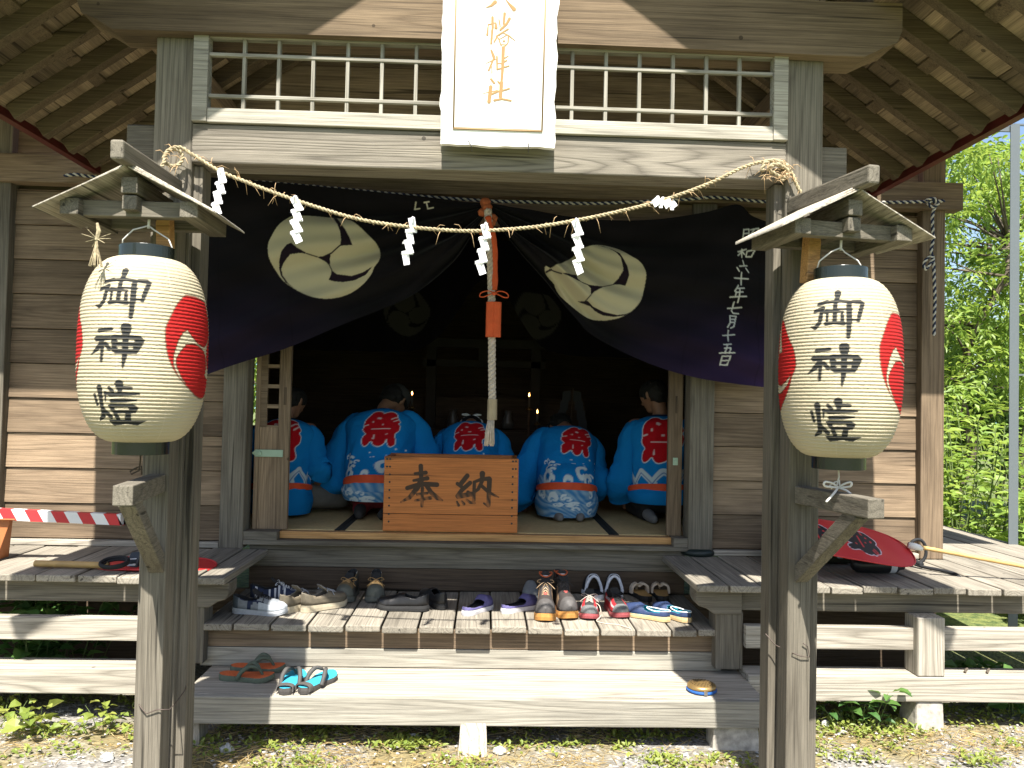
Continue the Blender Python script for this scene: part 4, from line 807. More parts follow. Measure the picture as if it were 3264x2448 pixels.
# ------------------------------------------------------------------ tatami
tat = mat('tatami rush', (.60, .46, .215), .8, noise=.1, nscale=40, bump=.3); heri = mat('black tatami border', (.02, .022, .018), .9)
for x0, x1, lab in ((-2.75, -.86, 'tatami mat at the left, under the person half hidden by the door'), (-.855, .80, 'tatami mat in the middle, under the offering box'), (.805, 2.6, 'tatami mat at the right, under the upright sitting person')):
    t = empty('tatami_mat', ((x0+x1)/2, 6, .76)); tag(t, lab, 'tatami mat', 'tatami mats on the hall floor'); inv = Matrix.Translation((-(x0+x1)/2, -6, -.76))
    o = MB().box(x0+.03, x1-.03, 4.868, 8.6, .76, .809).build('mat', tat, t); o.matrix_parent_inverse = inv
    for a, b in ((x0, x0+.029), (x1-.029, x1)):
        o = MB().box(a, b, 4.868, 8.6, .76, .8095).build('border', heri, t); o.matrix_parent_inverse = inv
# ------------------------------------------------------------------ people
skin_m = mat('skin', (.22, .115, .07), .55); hair_m = mat('black hair', (.005, .0045, .004), .75, bump=.8, nscale=60)
coat_m = vcol('blue festival coat cotton', .85, .15, weave=.55, wscale=15, dist=.02)
obi_m = mat('orange sash', (.62, .075, .02), .7, noise=.15, nscale=15)
BLUE = np.array((.004, .18, .48)); REDC = (.42, .006, .012); WHT = (.55, .62, .66)
def capsule(mb, pts):
    "round-ended chain of tapering limbs [(x,y,z,r)...]"
    for a, b in zip(pts[:-1], pts[1:]):
        A, B = Vector(a[:3]), Vector(b[:3]); ra, rb = a[3], b[3]; d = (B-A); L = max(d.length, 1e-5); d = d/L
        P = []; Rr = []
        for k in range(5): t = math.pi/2*(k/4); P.append(A-d*ra*math.cos(t)*.999); Rr.append(max(ra*math.sin(t), 1e-4))
        for k in range(5): t = math.pi/2*(k/4); P.append(B+d*rb*math.sin(t)*.999); Rr.append(max(rb*math.cos(t), 1e-4))
        mb.tube(P, Rr, 14)
def remeshed(mb, name, m, parent=None, vox=.009, it=6):
    o = mb.build(name, m, parent, smooth=True)
    md = o.modifiers.new('skin over the limbs', 'REMESH'); md.mode = 'VOXEL'; md.voxel_size = vox; md.use_smooth_shade = True
    sm = o.modifiers.new('smooth', 'SMOOTH'); sm.iterations = it; sm.factor = .5
    return o
def curl(cx, cy, s, flip=1, rot=0.0):
    pts = []
    for k in range(14):
        t = k/13; a = rot+t*4.3; q = s*(1-.72*t); pts.append((cx+flip*q*math.cos(a), cy-q*math.sin(a), s*.33*(1-.45*t)))
    return pts
def coat_art(kind):
    "pattern of the coat back: raster over 0.56 m x 0.76 m, v=0 at the hem (image row 0 = top)"
    n = 336; box = (-.28, 0, .28, .76)          # y measured downwards from the top
    base = np.ones((int(n*.76/.56), n, 3))*BLUE
    H = base.shape[0]; Xg, Yg = np.meshgrid(np.linspace(-.28, .28, n), np.linspace(0, .76, H)); V = .76-Yg
    def paste(G, cx, vc, w_, col, k=1.0, asp=1.0):
        h_ = asp*w_*G.shape[0]/G.shape[1]; return mixc(base, col, samp(G, (Xg-cx)/w_+.5, (vc-V)/h_+.5)*k)
    if kind == 'wave':
        r = random.Random(3); S_ = []
        for cx, v, s in ((-.155,.345,.022),(-.17,.30,.026),(-.145,.275,.02),(-.185,.255,.03),(-.15,.235,.02),(-.20,.375,.014),(-.115,.315,.016),(.02,.275,.034),(.055,.245,.026),(.085,.265,.018),(.17,.30,.022),(.19,.26,.026),(.16,.235,.02),(-.06,.235,.018)): S_.append(curl(cx, .76-v, s*1.25, 1 if cx < .1 else -1, r.uniform(.3, 1.2)))
        for _ in range(26): S_.append([(r.uniform(-.2, .2), .76-r.uniform(.24, .42), r.uniform(.003, .006))])
        wv = raster(box, n, S_)
        foot = [[(-.28,.76-.22),(-.28,.76-.30),(-.2,.76-.27),(-.17,.76-.24),(-.10,.76-.235),(-.03,.76-.225),(.03,.76-.255),(.09,.76-.24),(.14,.76-.225),(.2,.76-.27),(.28,.76-.28),(.28,.76-.22)]]
        wf = raster(box, n, (), foot)
        lower = (V < .235).astype(float)
        st_ = .5+.5*np.sin(150*(Xg*.5+V*.9+.06*np.sin(Xg*14+V*9))+4*np.sin(Xg*23)); st2 = .5+.5*np.sin(95*(V-.3*np.abs(Xg))+3*np.sin(V*31+Xg*17))
        lw = np.clip(st_*.75+st2*.35-.25, 0, 1)
        base = mixc(base, (.05, .20, .42), np.maximum(lower, wf)*.9); base = mixc(base, (.36, .50, .58), np.maximum(lower, wf)*lw*.85)
        S2 = [curl(r.uniform(-.24, .24), .76-r.uniform(.03, .21), r.uniform(.018, .032), r.choice((-1, 1)), r.uniform(0, 2)) for _ in range(22)]
        base = mixc(base, (.60, .68, .70), raster(box, n, S2)*.9)
        base = mixc(base, (.60, .68, .70), wv*(1-lower))
        g = .215; vc = .53
    else:
        Z_ = []
        for k in range(-4, 5): Z_ += [[(k*.12-.06, .76-.26, .016), (k*.12, .76-.345, .020)], [(k*.12, .76-.345, .020), (k*.12+.075, .76-.255, .018)]]
        zz = raster(box, n, Z_); zb = raster(box, n, [[(x, y, .003) for x, y, _ in [(p[0], p[1]+.012, 0) for p in z]] for z in Z_])
        base = mixc(base, (.50, .60, .63), zz); base = mixc(base, (.02, .10, .33), zb*.8)
        g = .285; vc = .545
    base = paste(dilate(G_MATSU, 5), 0, vc, g, WHT, 1, 1.15); base = paste(G_MATSU, 0, vc, g, REDC, 1, 1.15); base = paste(G_MATSU_W, 0, vc, g, (.62, .45, .45), 1, 1.15)
    return base[::-1]        # row 0 = hem
ART = {k: coat_art(k) for k in ('wave', 'zigzag')}
def person(label, pos, yaw, lean, roll, art, arms, legs='seiza', head=(0, 0), trousers=(.02, .02, .02), cover='hair', k=1.0, shift=0.0, socks=(.16, .16, .16), back_w=1.0, hem=0.0):
    # --- spine
    H = Vector((0, 0, .17)); RL = Matrix.Rotation(-roll, 4, 'Y') @ Matrix.Rotation(-lean, 4, 'X'); RH = Matrix.Rotation(-roll*.4, 4, 'Y') @ Matrix.Rotation(-lean*.45, 4, 'X')
    Wst = H+RH @ Vector((0, 0, .17)); Cst = Wst+RL @ Vector((0, 0, .22)); Nk = Cst+RL @ Vector((0, 0, .14))
    hl = Matrix.Rotation(head[1], 4, 'Z') @ Matrix.Rotation(-(lean+head[0]), 4, 'X'); Hd = Nk+RL @ Vector((0, 0, .055))+hl @ Vector((0, .02, .115))
    sh = {s: Cst+RL @ Vector((s*.175, 0, .085)) for s in (-1, 1)}
    mb = MB(); c = lambda v, r: (v[0], v[1], v[2], r)
    for s in (-1, 1):
        o = RL @ Vector((s*.07, 0, 0)); capsule(mb, [c(H+Vector((s*.075, 0, 0)), .12), c(Wst+Vector((s*.05, 0, 0)), .105), c(Cst+o, .115), c(Cst+o+RL @ Vector((0, 0, .06)), .085)])
        capsule(mb, [c(Cst+RL @ Vector((0, 0, .08)), .06), c(sh[s], .058)])
    capsule(mb, [c(Cst+RL @ Vector((0, 0, .07)), .075), c(Nk, .058), c(Nk+RL @ Vector((0, 0, .06)), .052), c(Hd+hl @ Vector((0, -.02, -.05)), .055)])
    capsule(mb, [c(Hd+hl @ Vector((0, -.022, .012)), .084), c(Hd+hl @ Vector((0, .028, .018)), .078)])
    capsule(mb, [c(Hd+hl @ Vector((0, .03, -.03)), .062), c(Hd+hl @ Vector((0, .052, -.072)), .036)])
    capsule(mb, [c(Hd+hl @ Vector((0, .098, .01)), .010), c(Hd+hl @ Vector((0, .112, -.022)), .014)])
    for s in (-1, 1): capsule(mb, [c(Hd+hl @ Vector((s*.078, -.002, .012)), .012), c(Hd+hl @ Vector((s*.086, -.012, .022)), .011), c(Hd+hl @ Vector((s*.080, -.004, -.018)), .010)])
    capsule(mb, [c(Hd+hl @ Vector((-.02, .086, -.046)), .008), c(Hd+hl @ Vector((.02, .086, -.046)), .008)])
    T = MB(); F = MB()
    for s in (-1, 1):
        if legs == 'seiza': kn, an, to = Vector((s*.15, .42, .075)), Vector((s*.10, -.06, .055)), Vector((s*.07, -.23, .035))
        else: kn, an, to = Vector((s*.40, .26, .10)), Vector((-s*.10, .30, .055)), Vector((-s*.26, .30, .045))
        hip = H+Vector((s*.085, .02, -.01))
        for (m_, e) in ((mb, 0), (T, .016)):
            capsule(m_, [c(hip, .088+e), c(kn, .06+e), c(kn+(an-kn)*.35, .058+e), c(an, .04+e)])
        capsule(mb, [c(an, .036), c(to, .026)]); capsule(F, [c(an, .040), c(an+(to-an)*.6, .040), c(to, .030)])
        el, ha = Vector(arms[s][0]), Vector(arms[s][1]); wr = ha+(el-ha)*.12
        capsule(mb, [c(sh[s], .054), c(el, .042), c(wr, .028)])
        d = (ha-el).normalized(); pv = d.cross(Vector((0, 0, 1))); pv = pv.normalized() if pv.length > .1 else Vector((1, 0, 0)); dn = pv.cross(d)*(-1)
        if dn.z > 0: dn = -dn
        for q in (-.024, 0, .022): capsule(mb, [c(wr, .022), c(wr+d*.055+pv*q, .017)])
        for fi, (q, L) in enumerate(((-.033, .058), (-.011, .070), (.011, .066), (.031, .050))):
            a = wr+d*.075+pv*q; b = a+d*L*.5+dn*.008+pv*q*.15; e = b+d*L*.35+dn*.022; capsule(mb, [c(a, .0105), c(b, .0095), c(e, .008)])
        a = wr+d*.025-pv*(.030*s); b = a+d*.03-pv*(.022*s)+dn*.01; capsule(mb, [c(a, .013), c(b, .011), c(b+d*.025-pv*(.003*s)+dn*.008, .009)])
    capsule(T, [c(H+Vector((-.08, 0, 0)), .125), c(H+Vector((.08, 0, 0)), .125)])
    root = remeshed(mb, 'person', skin_m, None, .0085); root.location = pos; root.rotation_euler = (0, 0, yaw); root.scale = (k,)*3
    tag(root, label, 'person', 'people in blue festival coats')
    remeshed(T, 'trousers', mat('trouser cloth', trousers, .9, noise=.15, nscale=12), root, .012)
    remeshed(F, 'socks', mat('sock knit', socks, .95), root, .010)
    for s in (-1, 1): MB().lathe([(0, -.011), (.008, -.008), (.011, 0), (.008, .008), (0, .011)], tuple(Hd+hl @ Vector((s*.031, .087, .014))), 10, caps=False).build('eye', mat('dark eyes', (.02, .015, .012), .2), root, smooth=True)
    # --- hair, cap or headband
    h = MB()
    capsule(h, [c(Hd+hl @ Vector((0, -.030, .020)), .090), c(Hd+hl @ Vector((0, .022, .036)), .084)]); capsule(h, [c(Hd+hl @ Vector((-.03, -.062, -.03)), .038), c(Hd+hl @ Vector((.03, -.062, -.03)), .038)])
    r = random.Random(int(abs(pos[0])*1000))
    for _ in range(70):
        a = r.uniform(0, 6.28); e = r.uniform(-.35, 1.4); d = hl @ Vector((math.cos(a)*math.cos(e), math.sin(a)*math.cos(e)*1.05-.12, math.sin(e)))
        if (hl.inverted() @ d).y > .45 and e < .5: continue
        q = Hd+hl @ Vector((0, -.006, .026))+d*.083; capsule(h, [c(q, .013), c(q+d*.016+Vector((r.uniform(-.01, .01), r.uniform(-.01, .01), -.008)), .006)])
    remeshed(h, 'hair', hair_m, root, .007, 3)
    if cover == 'cap':
        mb2 = MB(); prof = [(.098, -.005), (.102, .02), (.099, .055), (.080, .088), (.045, .104), (0, .108)]; mb2.lathe(prof, (0, -.004, 0), 24, caps=False)
        mb2.prism([(-.075, .07), (.075, .07), (.06, .15), (0, .175), (-.06, .15)], 'z', -.006, .002)
        rot_pts(mb2, 0, Matrix.Translation(Hd+hl @ Vector((0, 0, .025))) @ hl); mb2.build('cap', mat('grey cap cloth', (.035, .035, .034), .9), root, smooth=True)
    if cover == 'band':
        mb2 = MB(); P = [tuple(Hd+hl @ Vector((.097*math.cos(a), .104*math.sin(a), .022+.006*math.sin(a*2)))) for a in np.linspace(0, 2*math.pi, 60)]
        twisted(mb2, smooth_path(P, 2), .007, .010, 14, 2, 7)
        for s in (-1, 1): mb2.tube([tuple(Hd+hl @ Vector((0, -.108, .022))), tuple(Hd+hl @ Vector((s*.04, -.125, .03))), tuple(Hd+hl @ Vector((s*.075, -.122, .012)))], [.009, .012, .006], 6)
        mb2.build('headband', mat('white cotton headband', (.62, .64, .64), .9), root, smooth=True)
    # --- coat: one shell for the trunk, one tube per sleeve, in a single mesh
    keys = [(H+Vector((0, -.035, -.14+hem)), .212, .185), (H+Vector((0, -.035, -.05+hem*.6)), .232, .20), (H+Vector((0, -.03, .055)), .208, .172), (Wst+Vector((0, -.02, -.02)), .200*back_w, .152), (Wst+RL @ Vector((0, -.015, .08)), .205*back_w, .152),
            (Cst+RL @ Vector((0, -.012, -.04)), .212*back_w, .158), (Cst+RL @ Vector((0, -.012, .05)), .222*back_w, .150), (Cst+RL @ Vector((0, -.004, .11)), .185, .122), (Cst+RL @ Vector((0, 0, .147)), .115, .088), (Nk+RL @ Vector((0, 0, .028)), .068, .070)]
    K = np.array([[*kk[0], kk[1], kk[2]] for kk in keys]); K = np.array(smooth_path([K[i] for i in range(len(K))], 24))
    d = np.r_[0, np.cumsum(np.linalg.norm(np.diff(K[:, :3], axis=0), axis=1))]; nt_ = 190; sv = np.linspace(0, d[-1], nt_); K = np.stack([np.interp(sv, d, K[:, i]) for i in range(5)], -1)
    Tn = np.gradient(K[:, :3], axis=0); Tn /= np.linalg.norm(Tn, axis=1, keepdims=True)
    X0 = np.array([1., 0, 0]); Xa = X0-Tn*(Tn@X0)[:, None]; Xa /= np.linalg.norm(Xa, axis=1, keepdims=True); Ya = np.cross(Tn, Xa)
    na = 200; ph = np.linspace(-np.pi, np.pi, na, endpoint=False); VV, PH = np.meshgrid(sv, ph, indexing='ij')
    rr = np.random.default_rng(int(abs(pos[0])*997)); f = 1+.022*np.sin(PH*5+VV*8+rr.uniform(0, 6))*np.clip(VV*4, 0, 1)+.014*np.sin(PH*11+3*np.sin(VV*9))*np.exp(-((VV-.26)/.10)**2)*1.6+.010*np.sin(VV*38+2*np.sin(PH*2+1))*np.exp(-((VV-.34)/.12)**2)
    cs, sn = np.cos(PH), np.sin(PH); sx = np.sign(sn)*np.abs(sn)**.85
    P = K[:, None, :3]+Xa[:, None]*(K[:, 3][:, None]*f*sx)[..., None]-Ya[:, None]*(K[:, 4][:, None]*f*cs)[..., None]
    # pattern follows the back of the cloth
    A_ = ART[art]; U = K[:, 3][:, None]*np.clip(PH, -1.9, 1.9)*.80+0*VV; gb = .185-hem; vv = np.interp(VV, [0, gb, d[-1]], [max(.004, .235-gb*1.25), .235, .73])
    col = np.ones(P.shape)*BLUE; inb = (np.abs(PH) < 1.75)
    for ch in range(3): col[..., ch] = np.where(inb, samp(A_[..., ch], np.clip((U-shift)/.56+.5, .002, .998), np.clip(vv/.76, .002, .998)), col[..., ch])
    col = np.where((VV > d[-1]*.965)[..., None], np.array((.01, .03, .07)), col)
    coat = grid_obj('festival_coat', P, col, coat_m, root, wrap=True)
    me = coat.data
    sb = bmesh.new(); sb.from_mesh(me); lay = sb.verts.layers.float_color['Col'] if 'Col' in sb.verts.layers.float_color else None
    for s in (-1, 1):
        el, ha = Vector(arms[s][0]), Vector(arms[s][1]); wide = arms[s][2] if len(arms[s]) > 2 else 1.0
        end = el+(ha-el)*(.62 if wide > .8 else .02); S0 = sh[s]+RL @ Vector((-s*.07, 0, -.02))
        path = smooth_path([S0, sh[s]+RL @ Vector((s*.015, 0, -.045)), sh[s]+(el-sh[s])*.6+Vector((0, 0, -.02)), el, end], 8); n = len(path); ring = []
        for i, p_ in enumerate(path):
            t = i/(n-1); dd = Vector(path[min(i+1, n-1)]-path[max(i-1, 0)]).normalized(); a1 = dd.cross(Vector((0, 1, .2))).normalized(); a2 = dd.cross(a1)
            q1 = (.060+.078*t**.8)*(wide if wide > .8 else .88); q1 = max(q1, .066); q2 = .064+.026*t; vs_ = []
            for kx in range(30):
                a = 2*math.pi*kx/30; v = Vector(p_)+a1*(q1*math.cos(a)*(1+.06*math.sin(7*t+3*a)+.05*math.sin(13*t-2*a+i)))+a2*(q2*math.sin(a)*(1+.07*math.sin(9*t+2*a)+.04*math.sin(17*t+a)))
                if v.z < .012: v.z = .012
                w2 = sb.verts.new(v); vs_.append(w2)
                if lay: w2[lay] = (*BLUE, 1)
            ring.append(vs_)
        for i in range(n-1):
            for kx in range(30): fc = sb.faces.new((ring[i][kx], ring[i][(kx+1) % 30], ring[i+1][(kx+1) % 30], ring[i+1][kx])); fc.smooth = True
    sb.to_mesh(me); sb.free()
    # sash round the waist, seen as a lens from behind
    i0 = int(np.argmin(np.abs(sv-gb))); na2 = 60; ph2 = np.linspace(-np.pi, np.pi, na2, endpoint=False); rows = []
    for w_ in (-1, -.6, 0, .6, 1):
        hh = np.clip(1.15-np.abs(np.sin(ph2/2))**2*1.05, .25, 1)*.026*w_; g = 1.045+.02*(1-w_*w_)
        rows.append(K[i0, :3]+Xa[i0]*(K[i0, 3]*g*np.sin(ph2))[:, None]-Ya[i0]*(K[i0, 4]*g*np.cos(ph2))[:, None]+Tn[i0]*hh[:, None])
    grid_obj('sash', np.array(rows), None, obi_m, root, wrap=True)
    return root
FL = .81
def arm_set(l, r_): return {-1: l, 1: r_}
lap = lambda s: ((s*.27, .10, .30), (s*.14, .34, .20))
person('person in blue coat and grey trousers sitting cross-legged, half hidden by the left door', (-1.345, 5.42, FL), R(4), .22, .0, 'zigzag', arm_set(lap(-1), ((.25, .02, .34), (.24, .22, .14), .6)), 'cross', (.15, -.6), (.13, .125, .11), shift=-.01, k=.90)
person('person bowing in a blue wave-patterned coat and grey cap, left of the offering box', (-.715, 5.50, FL), R(-4), .52, .05, 'wave', arm_set(((-.36, .08, .20), (-.30, .26, .09), 1.3), ((.34, .12, .22), (.26, .32, .10), 1.25)), 'seiza', (.42, -.40), (.16, .012, .016), 'cap', 1.04, socks=(.03, .03, .03), shift=.02, back_w=1.13, hem=.085)
person('person bowing in blue coat and white headband, directly behind the offering box', (-.10, 5.60, FL), R(0), .74, 0, 'wave', arm_set(lap(-1), lap(1)), 'seiza', (1.0, 0), (.03, .03, .03), 'band', .97)
person('person bowing in a blue wave-patterned coat, right of the offering box, leaning towards the left', (.575, 5.55, FL), R(2), .74, -.12, 'wave', arm_set(((-.37, .08, .16), (-.33, .26, .05), 1.2), ((.25, .14, .25), (.16, .36, .14))), 'seiza', (.60, .25), (.045, .012, .012), shift=.05, k=.95, back_w=1.05)
person('person in a blue zigzag-banded coat sitting upright beside the right door, head bent left', (1.225, 5.52, FL), R(-4), .10, .0, 'zigzag', arm_set(((-.245, .05, .25), (-.20, .22, .12), .95), lap(1)), 'seiza', (.22, .75), (.012, .012, .012), shift=.0, hem=.10)
# ------------------------------------------------------------------ inside the hall: altar, inner curtain, candles
dkw = W['dark_x']
def altar():
    root = empty('altar', (0, 7.6, .76)); tag(root, 'dark stepped wooden altar with a small gate-shaped frame at the back of the hall', 'altar'); inv = Matrix.Translation((0, -7.6, -.76))
    def p(mb, nm, m, **k): o = mb.build(nm, m, root, **k); o.matrix_parent_inverse = inv
    pw = mat('old unpainted altar wood', (.03, .028, .025), .8, noise=.2, nscale=10)
    p(MB().box(-1.0, 1.0, 7.5, 7.9, .81, 1.35), 'lower_step', dkw); p(MB().box(-1.0, 1.0, 7.9, 8.4, .81, 1.65), 'upper_step', dkw)
    p(MB().box(-.66, .62, 7.56, 7.68, 2.12, 2.20).box(-.60, .56, 7.58, 7.66, 1.94, 2.0).box(-.56, -.47, 7.58, 7.66, 1.35, 2.12).box(.43, .52, 7.58, 7.66, 1.35, 2.12).box(-.07, .03, 7.575, 7.665, 2.0, 2.12), 'gate_frame', pw)
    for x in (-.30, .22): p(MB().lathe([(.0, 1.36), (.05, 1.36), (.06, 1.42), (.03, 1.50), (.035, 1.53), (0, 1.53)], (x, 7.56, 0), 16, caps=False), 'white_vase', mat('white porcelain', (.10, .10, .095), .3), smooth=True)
altar()
def candle(label, px, py, Y, h):
    q = at(px, py, Y); root = empty('candle', (q[0], Y, q[2]-.03-h)); tag(root, label, 'candle', 'burning candles')
    MB().lathe([(0, 0), (.011, 0), (.010, h), (0, h+.004)], n=12, caps=False).build('wax', mat('candle wax', (.10, .09, .075), .5), root, smooth=True)
    MB().lathe([(.0, h+.004), (.0055, h+.010), (.006, h+.018), (.0035, h+.030), (0, h+.040)], n=10, caps=False).build('flame', mat('candle flame', (1, .5, .1), .5, emit=((1, .42, .10), 9.0)), root, smooth=True)
    MB().lathe([(0, -.02), (.03, -.02), (.032, -.004), (.012, 0), (.012, .01), (0, .01)], n=14, caps=False).build('holder', mat('dull brass', (.2, .13, .05), .4, metal=.8), root, smooth=True)
    MB().tube([(0, 0, -.02), (0, 0, -(root.location.z-.81))], [.010, .014], 8).build('stand', dkw, root, smooth=True)
candle('lit candle beside the grey cap, leftmost of the three flames', 1314, 1250, 7.2, .10)
candle('lit candle just right of the bell rope, the upper of two', 1687, 1255, 7.2, .10)
candle('lit candle right of the bell rope, the lower of two', 1713, 1308, 7.0, .08)
def inner_curtain():
    Y = 6.6; nx, ny = 300, 120; x = np.linspace(-1.9, 1.9, nx); top = 2.95; u = np.linspace(-1, 1, nx)
    X, T_ = np.meshgrid(x, np.linspace(0, 1, ny)); low = 2.0+.62*np.exp(-(x/.32)**2); Z = top*(1-T_)+low[None]*T_
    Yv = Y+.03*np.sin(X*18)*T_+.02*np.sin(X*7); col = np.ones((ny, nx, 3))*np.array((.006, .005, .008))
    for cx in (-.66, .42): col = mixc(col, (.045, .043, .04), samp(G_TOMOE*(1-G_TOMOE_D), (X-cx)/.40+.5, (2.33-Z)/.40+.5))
    o = grid_obj('inner_curtain', np.stack([X, Yv, Z], -1), col, cloth_m); tag(o, 'dark inner curtain deep in the hall with two faint round crests', 'curtain')
inner_curtain()

q = at(1815, 1300, 6.9); wd = empty('paper_wand', (q[0], 6.9, q[2]-.25)); tag(wd, 'faint white zigzag paper wand standing in the dark between the two right people', 'paper wand')
MB().tube([(0, 0, -.23), (.03, 0, .42)], .006, 6).build('stick', dkw, wd); mb = MB()
for s_ in (-1, 1):
    for k in range(4): x_ = s_*(.01+.018*k); mb.add([(x_+.02, 0, .40-.08*k), (x_+.07*s_+.02, .01, .39-.08*k), (x_+.075*s_+.02, .01, .30-.08*k), (x_+.015, 0, .31-.08*k)], [(0, 1, 2, 3)])
mb.build('paper', mat('white paper darkened in colour', (.05, .05, .05), .9), wd, solid=.002)  # white paper darkened in colour to stay faint in the dim hall
# ------------------------------------------------------------------ footwear
_mc = {}
def cm(col, rough=.6, **k):
    key = (tuple(col), rough, tuple(sorted(k.items())))
    if key not in _mc: _mc[key] = mat('shoe material', col, rough, noise=.12, nscale=60, bump=.12, **k)
    return _mc[key]
def interp(x, xs, ys): return float(np.interp(x, xs, ys))
def outline(s, W_):
    w_ = interp(s, [0, .04, .10, .2, .38, .55, .72, .84, .93, .98, 1], [.0, .42, .62, .70, .68, .80, .98, .92, .66, .36, 0])
    return w_*W_/2
def shoe(label, px, py, z, yaw, L=.285, W_=.105, kind='sneaker', sole=.028, sole_c=(.6, .6, .58), up=None, lining=(.03, .03, .03), lace=None, group='shoes left on the step', Hc=.085, Ht=.062, open_end=.52, smin=0.0, name='shoe', aw=1.0):
    p = atz(px, py, z); root = empty(name, (p[0], p[1], z+.001), yaw); root.scale = (1, 1, 1) if kind == 'boot' else ((.93, .93, .90) if z < .3 else (1, 1, .88)); tag(root, label, 'shoe', group)
    y = lambda s: (s-.5)*L
    tz = lambda s: .012*max(0, (s-.75)/.25)**2
    mb = MB(); N_ = 34; Lp = [(outline(s, W_+.008), s) for s in (.5-.5*np.cos(np.linspace(0, np.pi, N_)))]
    lo = [(x, y(s)*1.015, tz(s)) for x, s in Lp]+[(-x, y(s)*1.015, tz(s)) for x, s in Lp[-2:0:-1]]
    sw = lambda s: sole*(1+.25*max(0, 1-s*2.2))
    hi = [(x*.97, y(s), sw(s)+tz(s)) for x, s in Lp]+[(-x*.97, y(s), sw(s)+tz(s)) for x, s in Lp[-2:0:-1]]
    n = len(lo); mid = [(a[0]*1.02, a[1]*1.01, (a[2]+b[2])*.5) for a, b in zip(lo, hi)]
    mb.add(lo+mid+hi, [(i, (i+1) % n, (i+1) % n+n, i+n) for i in range(n)]+[(i+n, (i+1) % n+n, (i+1) % n+2*n, i+2*n) for i in range(n)]+[tuple(range(n-1, -1, -1))], 0)
    mb.add(hi, [tuple(range(n))], 1)
    mb.build('sole', [cm(sole_c, .75), cm(lining, .9)], root, smooth=False)
    if kind in ('flip', 'sandal'): return root
    # upper
    ns, na = 46, 26; V_ = []; Fc = []; mi = []
    hs = {'boot': ([0, .05, .34, .44, .52, .62, .8, .92, 1], [Hc, Hc*1.02, Hc*.98, Hc*.86, Hc*.62, Ht*1.15, Ht, Ht*.8, Ht*.35]),
          'clog': ([0, .40, .44, .62, .8, .92, 1], [.04, Hc*.9, Hc, Hc*.95, Ht, Ht*.75, Ht*.3])}.get(kind, ([0, .06, .25, .42, .55, .68, .82, .93, 1], [Hc, Hc*1.04, Hc*.80, Hc*.88, Hc*.90, Ht*1.05, Ht*.88, Ht*.68, Ht*.25]))
    ss = .5-.5*np.cos(np.linspace(.0, np.pi, ns))
    a_op = lambda s: aw*interp(s, [0, .1, open_end-.12, open_end-.02, open_end+.02], [.46, .55, .60, .45, 0])
    for s in ss:
        w_ = outline(s, W_)+.0006; h = interp(s, *hs)
        for j in range(na+1):
            a = -1+2*j/na; pw = .38 if kind == 'boot' and s < .5 else .62
            x = w_*math.copysign(abs(math.sin(a*math.pi/2))**.72, a); zz = h*abs(math.cos(a*math.pi/2))**pw
            x *= 1-.18*(zz/h)*(1 if kind == 'boot' else .8); V_.append((x, y(s)+(.012*zz/h if s < .2 else 0)*0, sw(s)+tz(s)-.003+zz))
    for i in range(ns-1):
        s = (ss[i]+ss[i+1])/2
        for j in range(na):
            a = abs(-1+2*(j+.5)/na)
            if s < open_end and a < a_op(s): continue
            if s < smin: continue
            Fc.append((i*(na+1)+j, i*(na+1)+j+1, (i+1)*(na+1)+j+1, (i+1)*(na+1)+j)); mi.append(up[1](s, a) if up else 0)
    mb = MB(); mb.v = V_; mb.f = Fc; mb.m = mi
    me = bpy.data.meshes.new('upper'); me.from_pydata(V_, [], Fc)
    for c_ in up[0]: me.materials.append(cm(c_, up[2] if len(up) > 2 else .65))
    for c_ in up[0]: me.materials.append(cm(lining, .9))
    me.polygons.foreach_set('material_index', mi); me.polygons.foreach_set('use_smooth', [True]*len(Fc)); me.update()
    bm = bmesh.new(); bm.from_mesh(me); bmesh.ops.remove_doubles(bm, verts=bm.verts, dist=.0004); bmesh.ops.delete(bm, geom=[v for v in bm.verts if not v.link_faces], context='VERTS'); bmesh.ops.recalc_face_normals(bm, faces=bm.faces); bm.to_mesh(me); bm.free()
    o = bpy.data.objects.new('upper', me); COL.objects.link(o); o.parent = root
    md = o.modifiers.new('thickness', 'SOLIDIFY'); md.thickness = .0042; md.offset = -1; md.material_offset = len(up[0])
    md.material_offset_rim = len(up[0]) if kind != 'clog' else 0
    if lace:
        mb = MB(); r = random.Random(int(px))
        for k in range(4):
            s = open_end+.03+.045*k; h = interp(s, *hs); w_ = outline(s, W_)*.42
            for sg in (-1, 1):
                s2 = s+.03; h2 = interp(s2, *hs)
                mb.tube([(sg*w_, y(s), sw(s)+h*.90), (0, y((s+s2)/2), sw(s)+h*1.0+.003), (-sg*w_, y(s2), sw(s2)+h2*.90)], .0022, 5)
        s = open_end+.02; h = interp(s, *hs)+sw(s)
        for sg in (-1, 1):
            mb.tube(smooth_path([(0, y(s), h+.004), (sg*.03, y(s)-.01, h+.012), (sg*.045, y(s)-.022, h-.002), (sg*.025, y(s)-.012, h-.004), (0, y(s), h+.003)], 5), .0019, 5)
            mb.tube(smooth_path([(0, y(s), h+.004), (sg*.022, y(s)+.018, h-.004), (sg*.05, y(s)+.02, h-.030)], 5), .0019, 5)
        mb.build('laces', cm(lace, .9), root, smooth=True)
        s0 = open_end-.10; hh = interp(open_end, *hs)+sw(open_end)
        mb = MB().add([(-.022, y(open_end+.05), hh-.012), (.022, y(open_end+.05), hh-.012), (.026, y(s0), hh+.018), (.018, y(s0)-.012, hh+.034), (-.018, y(s0)-.012, hh+.034), (-.026, y(s0), hh+.018)], [(0, 1, 2, 5), (5, 2, 3, 4)])
        mb.build('tongue', cm(lining if kind != 'boot' else (.02, .02, .02), .9), root, solid=.006)
    return root
Z1, Z0 = .469, .240
def pal(*c): return list(c)
